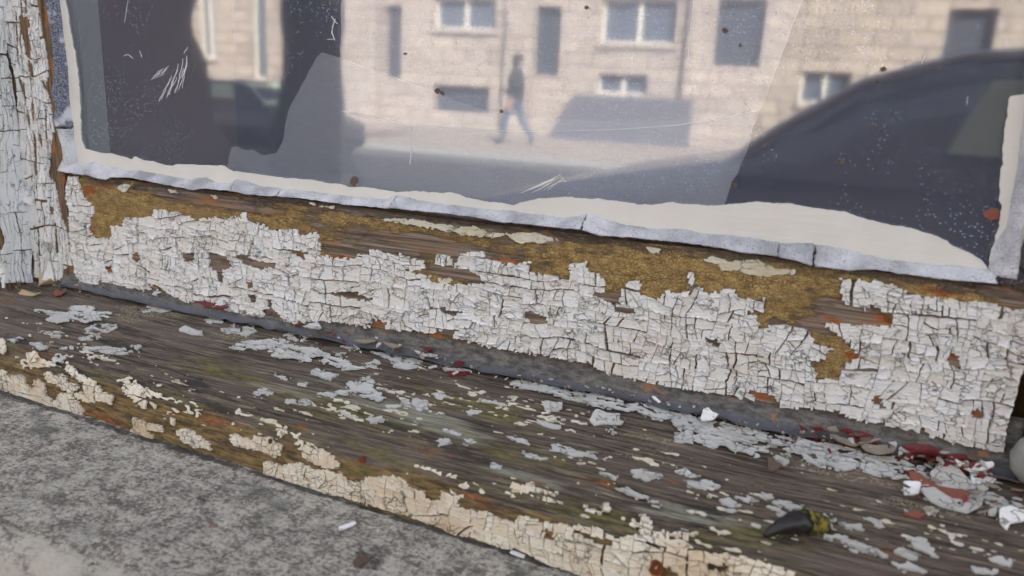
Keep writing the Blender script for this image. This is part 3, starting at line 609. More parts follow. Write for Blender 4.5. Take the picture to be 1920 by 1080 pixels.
holes = [[(343, 477), (355, 472), (368, 475), (366, 488), (355, 493), (345, 488)], [(392, 473), (420, 477), (433, 487), (435, 503), (420, 507), (420, 530), (413, 530), (410, 513), (393, 500)],
 [(440, 477), (467, 480), (473, 487), (520, 493), (517, 500), (490, 507), (457, 493), (447, 482)], [(537, 466), (570, 470), (577, 489), (560, 480)], [(250, 473), (263, 474), (263, 491), (250, 490)], [(197, 499), (210, 499), (216, 514), (205, 512)],
 [(464, 528), (476, 528), (476, 540), (464, 540)], [(468, 552), (482, 553), (482, 566), (470, 565)], [(502, 560), (512, 560), (512, 575), (502, 575)], [(600, 547), (660, 547), (706, 561), (690, 564), (640, 558)], [(975, 580), (985, 580), (1027, 595), (1027, 611), (1005, 606), (975, 592)],
 [(700, 598), (725, 603), (725, 616), (690, 616)], [(818, 617), (853, 623), (853, 634), (818, 627)], [(1402, 728), (1453, 742), (1462, 764), (1417, 752)], [(1637, 738), (1653, 743), (1657, 763), (1637, 760)], [(1775, 660), (1802, 664), (1803, 690), (1788, 688), (1770, 675)], [(1822, 767), (1843, 770), (1840, 784), (1822, 782)],
 [(808, 575), (830, 575), (860, 589), (845, 592)], [(1320, 632), (1340, 635), (1360, 650), (1335, 647)], [(497, 580), (513, 576), (535, 600), (520, 606), (497, 600)], [(187, 525), (240, 538), (240, 548), (187, 540)], [(278, 531), (300, 536), (330, 560), (285, 556)], [(357, 564), (400, 567), (433, 585), (400, 582)], [(1700, 533), (1760, 536), (1850, 552), (1850, 566), (1790, 562), (1720, 550)], [(1850, 545), (1925, 552), (1925, 578), (1850, 566)]]
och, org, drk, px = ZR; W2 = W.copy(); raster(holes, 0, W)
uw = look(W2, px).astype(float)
zone_attr(rail, 'zone', np.stack([np.where(uw > 0, np.minimum(och, .28), och), org*.8, np.maximum(drk, uw*.5)], -1))  # wood under the white paint is darkened so the cracks look shaded
big = lambda x, z: 1.7e-5 if x > .15 else 1.25e-5
def tgt(x, z): return (6.0e-5 if x > .165 else 4.2e-5)*(1+.9*float(vn(A(x*28), A(z*40), 5)))+2e-6
fl = crackle(RAIL, (-.345, .2385, -.012, .075), W, tgt, 1.05, 5, wmax=.0013, wmin=.00022, thick=.0010, curl=.0012, lift=.13, tilt=11, presplit=(.030, .010))
add_flakes(fl, M['white'], rail, 'paint_flake')
for i, L in enumerate([P3([(400, 215), (520, 210), (640, 225), (740, 240), (850, 260), (930, 250), (1000, 290), (1060, 285), (1130, 300), (1150, 290), (1280, 290), (1400, 325), (1410, 335), (1280, 345), (1190, 350), (1120, 310), (1000, 315), (900, 305), (830, 290), (700, 265), (600, 245)], 580, 340),
    P3([(870, 200), (960, 185), (1050, 205), (1190, 205), (1260, 235), (1420, 265), (1400, 285), (1230, 290), (1150, 275), (1050, 255), (1000, 250), (970, 225)], 1020, 420), [(221, 348), (233, 344), (243, 347), (241, 358), (232, 361), (223, 355)], [(315, 353), (334, 358), (334, 363), (320, 360)], [(393, 364), (410, 370), (404, 374)], [(1215, 463), (1240, 468), (1235, 474), (1218, 470)], [(582, 380), (628, 387), (625, 391), (590, 386)], [(797, 520), (812, 512), (811, 518), (800, 525)], [(822, 522), (842, 520), (848, 526), (840, 533), (826, 531)]]):
    r = patch(RAIL, L, .0007, .0007, 300, 50+i, .0005, .0002, .0002, False)
    if r: child('paint_remnant', r, M['oldcream'], rail)

# ---- stiles
SX0 = XL+.001
us = np.linspace(SX0, -.3492, 40); vs = np.arange(-.012, .30, .002)
V_, F_, gu, gv = grid_mesh(RAIL, us, vs, lambda U, V: .0006*fbm(U*400, V*12, 3, 3)-.0012*np.clip((U+.356)/.006, 0, 1))
stile = gmesh('stile', V_, F_, M['stile'], sash)
child('stile_body', box(SX0, -.3495, .0025, .0095, -.013, 1.30), M['stile'], stile)
for y0_, y1_, xe in ((.0096, .019, -.3494), (.0191, .022, -.3512), (.0221, .034, -.3490), (.0341, .042, -.3520)): child('stile_inner_face', box(SX0, xe, y0_, y1_, -.013, 1.30), M['inner'], stile)
child('stile_paint', box(SX0, -.3505, -.0012, .0024, .2955, 1.30), M['white_v'], stile)
SM = newmask(); raster([[(-40, -200), (60, -200), (70, 0), (75, 30), (80, 60), (88, 100), (92, 140), (86, 160), (95, 190), (100, 225), (103, 240), (97, 270), (94, 300), (93, 330), (106, 345), (110, 375), (117, 410), (126, 430), (132, 470), (136, 500), (128, 505), (118, 522), (100, 528), (60, 520), (-40, 520)]], 1, SM)
raster([[(37, 31), (53, 29), (58, 44), (53, 56), (60, 89), (59, 107), (52, 109), (44, 73), (42, 56), (37, 52)], [(53, 111), (64, 121), (63, 144), (59, 146), (54, 124)], [(46, -60), (50, -60), (52, 24), (48, 27)], [(33, 140), (47, 158), (51, 198), (59, 227), (59, 240), (54, 236), (50, 204), (44, 178)], [(59, 178), (64, 189), (67, 229), (62, 231)], [(78, 150), (85, 152), (88, 170), (82, 165)], [(72, 248), (78, 250), (82, 275), (78, 278), (73, 262)], [(94, 387), (102, 388), (101, 402), (95, 402)], [(108, 360), (114, 375), (122, 410), (116, 405)], [(118, 505), (134, 498), (134, 525), (118, 525)], [(58, 330), (66, 335), (66, 342), (60, 340)], [(23, 150), (27, 150), (37, 300), (33, 300)], [(63, 240), (69, 262), (72, 330), (67, 330)], [(85, 195), (89, 200), (90, 262), (86, 262)], [(103, 415), (107, 420), (111, 475), (106, 475)], [(70, 400), (73, 400), (78, 500), (74, 500)], [(30, 20), (33, 20), (36, 110), (33, 110)], [(15, 30), (17, 30), (30, 230), (27, 230)]], 0, SM)
def tg2(x, z): return (1.5e-5 if x > -.372 else 9e-5)*(1+.6*float(vn(A(x*60), A(z*30), 8)))
fl = crackle(RAIL, (SX0, -.3455, -.012, .297), SM, tg2, .30, 21, amin=1.1e-6, wmax=.0014, wmin=.00025, curl=.0005, lift=.14, tilt=9)
add_flakes(fl, M['white_v'], stile, 'paint_flake')
st2 = child('stile', box(.2315, .2375, .003, .042, .0805, 1.30), M['white_v'], sash)
child('top_rail', box(-.345, .2315, .002, .042, 1.24, 1.30), M['white_v'], sash)
# ---- pane
GX0, GX1, GZ0, GZ1 = -.3495, .2405, .070, 1.243
pane = child('glass_pane', box(GX0, GX1, GLY+.0003, GLY+.0033, GZ0, GZ1), M['glass'], sash)
for i, L in enumerate([[(425, 345), (430, 300), (440, 268), (458, 285), (475, 280), (490, 290), (520, 287), (533, 262), (536, 235), (545, 205), (565, 165), (600, 97), (640, 108), (730, 142), (830, 180), (900, 203), (950, 216), (1100, 226), (1260, 226), (1420, 206), (1400, 280), (1350, 400), (900, 380)],
                       [(640, 112), (648, -300), (1615, -300), (1505, 0), (1352, 395), (1000, 390), (640, 345)]]):
    sf = Flat(SHD.o+A([0, .004*i, 0]), SHD.u, SHD.v, SHD.n); r = patch(sf, L, .004, .0006, 60, 70+i, .001, 0, 0, False)
    child('broken_inner_pane', r, M['shard'], sash, label='dusty broken sheet of glass standing behind the outer pane')
def strokes(polyl, wd, name, seed):
    rg = random.Random(seed); V = []; Fc = []
    for pl in polyl:
        q = A([GLS.uv(*p) for p in pl]); 
        t = np.linspace(0, 1, 9); k = np.linspace(0, 1, len(q)); u = np.interp(t, k, q[:, 0]); v = np.interp(t, k, q[:, 1])
        d = np.stack([np.gradient(u), np.gradient(v)], 1); d /= np.linalg.norm(d, axis=1)[:, None]+1e-9
        ww = wd*(.25+.75*np.abs(vn(t*7, t*0+rg.random()*50, seed)))*np.sin(np.pi*np.clip(t*.94+.03, 0, 1))**.5
        u = u+wd*.8*vn(t*6, t*0+3, seed); b = len(V)
        top = np.vstack([GLS.pos(u-d[:, 1]*ww/2, v+d[:, 0]*ww/2, .0001), GLS.pos(u+d[:, 1]*ww/2, v-d[:, 0]*ww/2, .0001)]); lo = top+A([0, .00025, 0])
        V += list(top)+list(lo)
        for i in range(8): Fc += [(b+i, b+i+1, b+9+i+1, b+9+i), (b+i, b+18+i, b+19+i, b+i+1), (b+9+i, b+10+i, b+28+i, b+27+i)]
    child(name, (V, Fc), M['smear'], pane)
rg = random.Random(4)
strokes([[(300+i*5+rg.uniform(-3, 3), 190-i*3), (322+i*4+rg.uniform(-4, 4), 150-i*6+rg.uniform(-12, 12))] for i in range(9)], .0009, 'paint_smear', 1)
strokes([[(284+i*5, 150-i*2), (298+i*5+rg.uniform(-3, 3), 132-i*2)] for i in range(5)], .0007, 'paint_smear', 2)
strokes([[(976+i*10, 358+rg.uniform(-2, 4)), (1030+i*6+rg.uniform(-8, 8), 336+rg.uniform(-8, 6)), (1052+i*2, 326+i*3)] for i in range(6)], .0007, 'paint_smear', 3)
strokes([[(628, 35), (622, 55), (626, 76)], [(620, 30), (632, 45)], [(613, 74), (628, 73)]], .0007, 'paint_smear', 4)
strokes([[(770, 240), (770, 285), (769, 308)], [(345, 100), (352, 88)], [(262, 95), (266, 108)], [(232, 105), (240, 102), (250, 110)]], .0005, 'paint_smear', 5)
strokes([[(640, 208), (720, 226), (800, 240), (940, 247), (1100, 246), (1240, 238), (1340, 226), (1420, 207)]], .00045, 'hairline_crack', 6)
strokes([[(240, 0), (233, 42)], [(1290, 110), (1300, 0)], [(1735, 105), (1727, 120)], [(1815, 180), (1812, 198)]], .0004, 'paint_smear', 7)
for i, (x, y, r) in enumerate([(1360, 58, 6), (1388, 84, 4), (1378, 345, 5), (1655, 130, 6), (1645, 150, 5), (1100, 15, 4), (1580, 305, 5), (940, 210, 4), (820, 170, 5), (830, 175, 5), (760, 100, 3), (1650, 240, 4), (665, 340, 8)]):
    r_ = patch(GLS, [(x+r*math.cos(a)*rg.uniform(.5, 1.2), y+r*math.sin(a)*rg.uniform(.5, 1.4)) for a in np.linspace(0, 6.28, 9)[:-1]], .0005, .0004, 500, i, .0003, 0, 0, False)
    if r_: child('dirt_spot', r_, M['brown'], pane)
r_ = patch(GLS, [(1843, 398), (1858, 388), (1872, 394), (1872, 408), (1860, 414), (1846, 408)], .0006, .0004, 400, 3, .0003, 0, 0, False); child('dirt_spot', r_, M['redbrown'], pane)
# cream brush-out on the glass, traced
pb_up = [(138, 302), (156, 306), (180, 301), (196, 312), (213, 311), (240, 319), (267, 320), (307, 327), (347, 335), (387, 332), (407, 342), (435, 343), (442, 336), (463, 338), (487, 348), (520, 352), (580, 358), (647, 367), (727, 373), (740, 365), (767, 370), (793, 377), (880, 388), (993, 398), (1060, 408), (1090, 404), (1097, 401), (1120, 405), (1170, 420), (1215, 427), (1280, 429), (1325, 438), (1380, 440), (1470, 455), (1520, 456), (1580, 465), (1660, 485), (1730, 493), (1845, 502), (1866, 506)]
pb_lo = [(107, 320), (144, 326), (169, 329), (193, 336), (204, 338), (211, 333), (244, 333), (284, 340), (307, 345), (367, 357), (387, 353), (433, 358), (457, 363), (497, 367), (520, 368), (580, 373), (647, 383), (727, 390), (793, 395), (880, 405), (947, 417), (993, 420), (1060, 428), (1090, 431), (1130, 442), (1190, 445), (1280, 455), (1350, 463), (1390, 472), (1455, 480), (1490, 488), (1530, 500), (1590, 507), (1640, 504), (1705, 515), (1780, 523), (1860, 531), (1912, 534)]
cup = [(116, -240), (123, 0), (133, 56), (142, 107), (149, 156), (152, 236), (153, 260), (160, 280), (191, 287), (209, 288), (247, 299), (253, 293), (266, 299), (304, 308), (322, 311), (333, 308), (367, 308), (420, 312), (437, 320), (513, 330), (533, 333), (600, 339), (650, 349), (700, 353), (740, 360), (775, 359), (845, 362), (900, 375), (965, 384), (1010, 373), (1055, 370), (1120, 373), (1170, 379), (1220, 386), (1255, 379), (1330, 386), (1415, 377), (1490, 382), (1580, 398), (1660, 420), (1715, 431), (1760, 444), (1800, 465), (1840, 487), (1850, 496)]
r_ = patch(GLS, cup+[(1850, 520)]+[(a, b+12) for a, b in pb_up[::-1]][2:]+[(118, 318), (100, 200), (85, -240)], .0010, .0006, 170, 91, .0004, 0, 0, False, .25)
child('paint_overlap', r_, M['gcream'], pane, label='cream paint brushed onto the edge of the glass')
r_ = patch(GLS, [(1892, 180), (1887, 225), (1880, 280), (1875, 350), (1877, 400), (1867, 450), (1850, 500), (1890, 520), (1940, 400), (1950, 180)], .0010, .0006, 170, 92, .0004, 0, 0, False, .25)
child('paint_overlap', r_, M['gcream'], pane)
# ---- putty beads
UPp = A([GLS.uv(*p) for p in pb_up]); LOp = A([RAIL.uv(*p) for p in pb_lo])
def bead(x0, x1, seed, m, lift0=0., lift1=0.):
    nx = max(8, int((x1-x0)/.0012)); xs = np.linspace(x0, x1, nx); rows = []; nt = 12
    zu = np.interp(xs, UPp[:, 0], UPp[:, 1]); zl = np.interp(xs, LOp[:, 0], LOp[:, 1])
    e = np.minimum(xs-x0, x1-xs)
    cl = lift0*np.exp(-(xs-x0)/.006)+lift1*np.exp(-(x1-xs)/.006)
    for k in range(nt):
        t = k/(nt-1); z = zu+(zl-zu)*t
        y = (GLY-.0002)*(1-t)+(-.0016)*t-.0016*np.sin(math.pi*t)-(.0009*np.exp(-((t-.93)/.08)**2))
        nz = .0022*fbm(xs*70, xs*0+t*2.2, 3, seed)*math.sin(math.pi*min(1, t+.12))+.0005*np.sin(math.pi*t)*vn(xs*25, xs*0, seed+4)
        jag = np.where((k == 0) | (k == nt-1), 1, 0)*.0006*fbm(xs*260, xs*0, 3, seed+k)
        rows.append(np.stack([xs+.0007*vn(xs*0+t*9, xs*0, seed+x0*999)*(np.exp(-e/.001)), y+nz*.9-cl*.6*t, z+nz*.3+jag+cl*.4*t], 1))
    top = np.vstack(rows); back = [r.copy() for r in rows]
    for k, r in enumerate(back): r[:, 1] = np.maximum(r[:, 1]+.0028, -.0005) if k < nt-1 else r[:, 1]+.0012; r[:, 2] += .0010 if k == nt-1 else -.0004
    V = np.vstack([top, np.vstack(back)]); N = nt*nx; I = np.arange(N).reshape(nt, nx); Fc = []
    q = np.stack([I[:-1, :-1], I[1:, :-1], I[1:, 1:], I[:-1, 1:]], -1).reshape(-1, 4); Fc += [tuple(a) for a in q]+[tuple(a[::-1]+N) for a in q]
    for a, b in ((I[0, :-1], I[0, 1:]), (I[-1, 1:], I[-1, :-1]), (I[1:, 0], I[:-1, 0]), (I[:-1, -1], I[1:, -1])): Fc += [(int(i), int(j), int(j)+N, int(i)+N) for i, j in zip(a, b)]
    child('putty_bead', (V, Fc), m, sash, True)
xc = [RAIL.uv(*p)[0] for p in [(112, 318), (436, 358), (521, 368), (735, 392), (1092, 432), (1458, 481), (1524, 498), (1868, 531)]]
for i in range(7): bead(xc[i]+.00035, xc[i+1]-.00035, 30+i, M['putty'], .0012 if i in (1, 3, 4, 6) else .0003, .0004)
def bead_v(lo, up, seed, m):
    L = A([RAIL.uv(*p) for p in lo]); Q = A([GLS.uv(*p) for p in up]); z0 = max(L[:, 1].min(), Q[:, 1].min()); z1 = min(L[:, 1].max(), Q[:, 1].max())
    L = L[np.argsort(L[:, 1])]; Q = Q[np.argsort(Q[:, 1])]; zs = np.arange(z0, z1, .0014); xo = np.interp(zs, L[:, 1], L[:, 0]); xi = np.interp(zs, Q[:, 1], Q[:, 0]); rows = []; nt = 10
    for k in range(nt):
        t = k/(nt-1); nz = .0011*fbm(zs*70, zs*0+t*2, 3, seed)*math.sin(math.pi*min(1, t+.1))
        y = (-.0014)*(1-t)+(GLY-.0002)*t-.0018*math.sin(math.pi*t)
        rows.append(np.stack([xo+(xi-xo)*t+.0004*fbm(zs*200, zs*0+k, 2, seed), y+nz, zs], 1))
    top = np.vstack(rows); back = top+A([0, .003, 0]); V = np.vstack([top, back]); N = len(top); I = np.arange(N).reshape(nt, -1); Fc = []
    q = np.stack([I[:-1, :-1], I[1:, :-1], I[1:, 1:], I[:-1, 1:]], -1).reshape(-1, 4); Fc += [tuple(a) for a in q]+[tuple(a[::-1]+N) for a in q]
    for a, b in ((I[0, :-1], I[0, 1:]), (I[-1, 1:], I[-1, :-1]), (I[1:, 0], I[:-1, 0]), (I[:-1, -1], I[1:, -1])): Fc += [(int(i), int(j), int(j)+N, int(i)+N) for i, j in zip(a, b)]
    return child('putty_bead', (V, Fc), m, sash, True)
lo = [(62, -240), (88, 0), (96, 44), (102, 89), (104, 144), (100, 178), (107, 200), (101, 220), (107, 238)]; up = [(92, -240), (113, 0), (121, 67), (128, 122), (132, 189), (140, 239)]
bead_v(lo, up, 61, M['putty_shade'])
bead_v([(108, 240), (118, 273), (121, 298), (110, 320)], [(140, 241), (141, 262), (147, 300), (147, 330)], 63, M['putty'])
bead_v([(1904, 534), (1912, 475), (1920, 400), (1930, 330), (1945, 220), (1985, 0)], [(1850, 512), (1865, 455), (1885, 425), (1898, 360), (1906, 320), (1917, 220), (1940, 0)], 65, M['putty'])
# ================================================================ LININGS either side
ll = empty('window_lining', (XL-.05, -.0, -.02), 'white painted outer window lining at left of the sash, paint cracked', 'window lining')
child('lining_board', box(WX0-.10, XL-.0012, LFY+.0012, .0595, -.016, 1.6), M['stile'], ll)
LM = newmask(1); raster([[(0, 432), (10, 438), (8, 455), (2, 455)], [(5, 560), (-100, 560), (-100, 500), (3, 520)]], 0, LM)
fl = crackle(LIN, (WX0-.06, XL-.0009, -.014, .25), LM, lambda x, z: 7e-5, .5, 31, wmax=.0009, wmin=.0002, curl=.0004, lift=.05, tilt=12)
add_flakes(fl, M['white_v'], ll, 'paint_flake')
RM = newmask(1); raster([[(0, 275), (6, 277), (7, 283), (0, 281)], [(21, 292), (26, 292), (24, 299)], [(24, 363), (28, 364), (28, 372), (24, 371)]], 0, RM)
fl = crackle(RET, (LFY+.0005, -.0008, -.012, .25), RM, lambda x, z: 9e-5, .22, 37, wmax=.0007, wmin=.0002, curl=.00015, thick=.0005, lift=.02, tilt=6)
add_flakes(fl, M['white_v'], ll, 'paint_flake')
rl = empty('window_lining', (.30, 0, -.02), 'ochre and rust stained outer window lining at right, beyond the dark gap', 'window lining')
n = Nt('rusty_ochre'); M['rl'] = n.done(n.mix(n.ramp(n.noise(n.P, 60, 5), .4, .62), (.40, .30, .13), (.40, .13, .03)), .8, n.bump(n.noise(n.P, 200, 5), .001))
child('lining_board', box(.2535, WX1+.1, -.016, .0595, -.014, 1.6), M['rl'], rl)
child('head_board', box(XL-.0005, .253, -.018, .0595, 1.302, 1.6), M['white_v'], rl)
# ================================================================ PAINT LEFT ON THE SILL
Z3 = lambda L: P3(L, 0, 500); ZB = lambda L: P3(L, 320, 520); ZC = lambda L: P3(L, 640, 560); ZD = lambda L: P3(L, 960, 640); ZE = lambda L: P3(L, 1440, 720)
Z6 = lambda L: P3(L, 480, 780, 3.6); Z5 = lambda L: P3(L, 960, 780, 3.6)
FR = newmask()
raster([Z3([(0, 580), (30, 590), (60, 620), (90, 610), (140, 620), (150, 660), (190, 690), (195, 640), (215, 630), (250, 660), (270, 730), (310, 760), (345, 710), (400, 715), (440, 760), (468, 800), (465, 850), (420, 840), (370, 830), (300, 800), (240, 800), (160, 770), (90, 730), (30, 705), (-150, 650), (-150, 540)]),
 Z3([(250, 600), (290, 590), (310, 620), (340, 605), (375, 610), (380, 650), (440, 660), (440, 690), (410, 710), (350, 690), (320, 660), (270, 650)]),
 Z3([(360, 555), (400, 555), (420, 590), (480, 620), (540, 650), (580, 700), (640, 730), (630, 768), (560, 755), (500, 765), (440, 740), (420, 715), (480, 700), (470, 650), (400, 610)]),
 Z3([(150, 490), (200, 480), (230, 520), (310, 545), (320, 560), (230, 570), (100, 560), (160, 550)]), Z3([(0, 400), (30, 420), (35, 470), (20, 490), (-40, 480), (-40, 400)]),
 Z3([(690, 660), (780, 665), (860, 700), (920, 720), (900, 740), (830, 730), (820, 800), (800, 790), (740, 740), (700, 700)]), Z3([(745, 845), (820, 870), (830, 920), (860, 950), (880, 985), (860, 995), (800, 965), (730, 930), (760, 900)]), Z3([(835, 880), (910, 890), (925, 935), (880, 925), (830, 915)]),
 Z3([(990, 930), (1030, 910), (1080, 920), (1130, 960), (1180, 990), (1190, 1025), (1100, 1015), (1030, 980)]), Z3([(950, 850), (990, 860), (980, 890), (955, 880)]),
 ZB([(335, 880), (400, 890), (470, 920), (470, 890), (540, 890), (600, 930), (640, 945), (610, 1000), (590, 1010), (520, 980), (400, 950), (350, 940)]), ZB([(585, 825), (625, 825), (625, 860), (660, 865), (660, 875), (620, 905), (605, 860)]),
 ZB([(690, 970), (740, 990), (750, 950), (840, 970), (920, 1000), (960, 1060), (900, 1075), (840, 1060), (760, 1020)]),
 Z6([(45, 310), (120, 310), (180, 340), (300, 310), (380, 350), (480, 360), (580, 390), (600, 420), (700, 450), (760, 410), (850, 410), (930, 400), (1010, 430), (1040, 470), (1100, 500), (1140, 500), (1140, 550), (1250, 570), (1260, 510), (1230, 480), (1310, 500), (1400, 540), (1360, 560), (1370, 610), (1500, 650), (1560, 640), (1640, 690), (1728, 710), (1728, 900), (1640, 880), (1560, 850), (1440, 810), (1370, 820), (1220, 740), (1100, 700), (1030, 670), (880, 630), (800, 600), (650, 570), (580, 540), (400, 500), (200, 430), (60, 400)]),
 Z6([(1040, 325), (1160, 350), (1250, 380), (1390, 420), (1400, 440), (1300, 410), (1200, 380), (1080, 345)]),
 Z5([(0, 740), (50, 660), (120, 690), (240, 720), (330, 720), (400, 740), (540, 740), (640, 780), (720, 830), (860, 790), (880, 660), (930, 700), (960, 780), (1080, 790), (1250, 790), (1180, 840), (1200, 900), (1350, 930), (1440, 940), (1600, 960), (1728, 1000), (1900, 1060), (2000, 1400), (480, 1400), (380, 1050), (200, 980), (100, 920), (0, 880)]),
 Z5([(0, 460), (60, 470), (120, 460), (200, 500), (310, 520), (300, 545), (200, 520), (120, 520), (60, 530), (0, 510)]), Z5([(120, 540), (250, 560), (350, 590), (340, 600), (200, 570)]), Z5([(600, 590), (650, 590), (680, 640), (640, 660), (600, 640)]), Z5([(450, 610), (560, 630), (620, 665), (540, 660)]), Z5([(800, 690), (860, 730), (880, 760), (800, 750)])], 1, FR)
raster([Z5([(380, 765), (460, 780), (700, 860), (660, 885), (520, 840)]), Z5([(1060, 810), (1180, 850), (1170, 870), (1070, 850)]), Z5([(240, 740), (280, 800), (270, 850), (220, 800)]), Z5([(1010, 1020), (1060, 1010), (1110, 1060), (1100, 1120), (1000, 1100)]), Z5([(900, 850), (1020, 870), (1020, 890), (920, 880)]), Z5([(1320, 990), (1450, 1010), (1440, 1040), (1330, 1040)]), Z5([(0, 895), (100, 920), (160, 960), (0, 940)]), Z6([(1140, 500), (1240, 520), (1240, 575), (1140, 550)])], 0, FR)
fl = crackle(SILL, (-.40, .26, S_AR-.012, SILL.s[-1]-.0006), FR, lambda x, s: 5e-5 if x < .02 else 2.2e-5, 1.3, 41, wmax=.0008, wmin=.0002, amin=2e-6, thick=.0008, curl=.0007, lift=.08, tilt=12, presplit=(.03, .012))
add_flakes(fl, M['cream'], bd, 'cream_paint_flake')
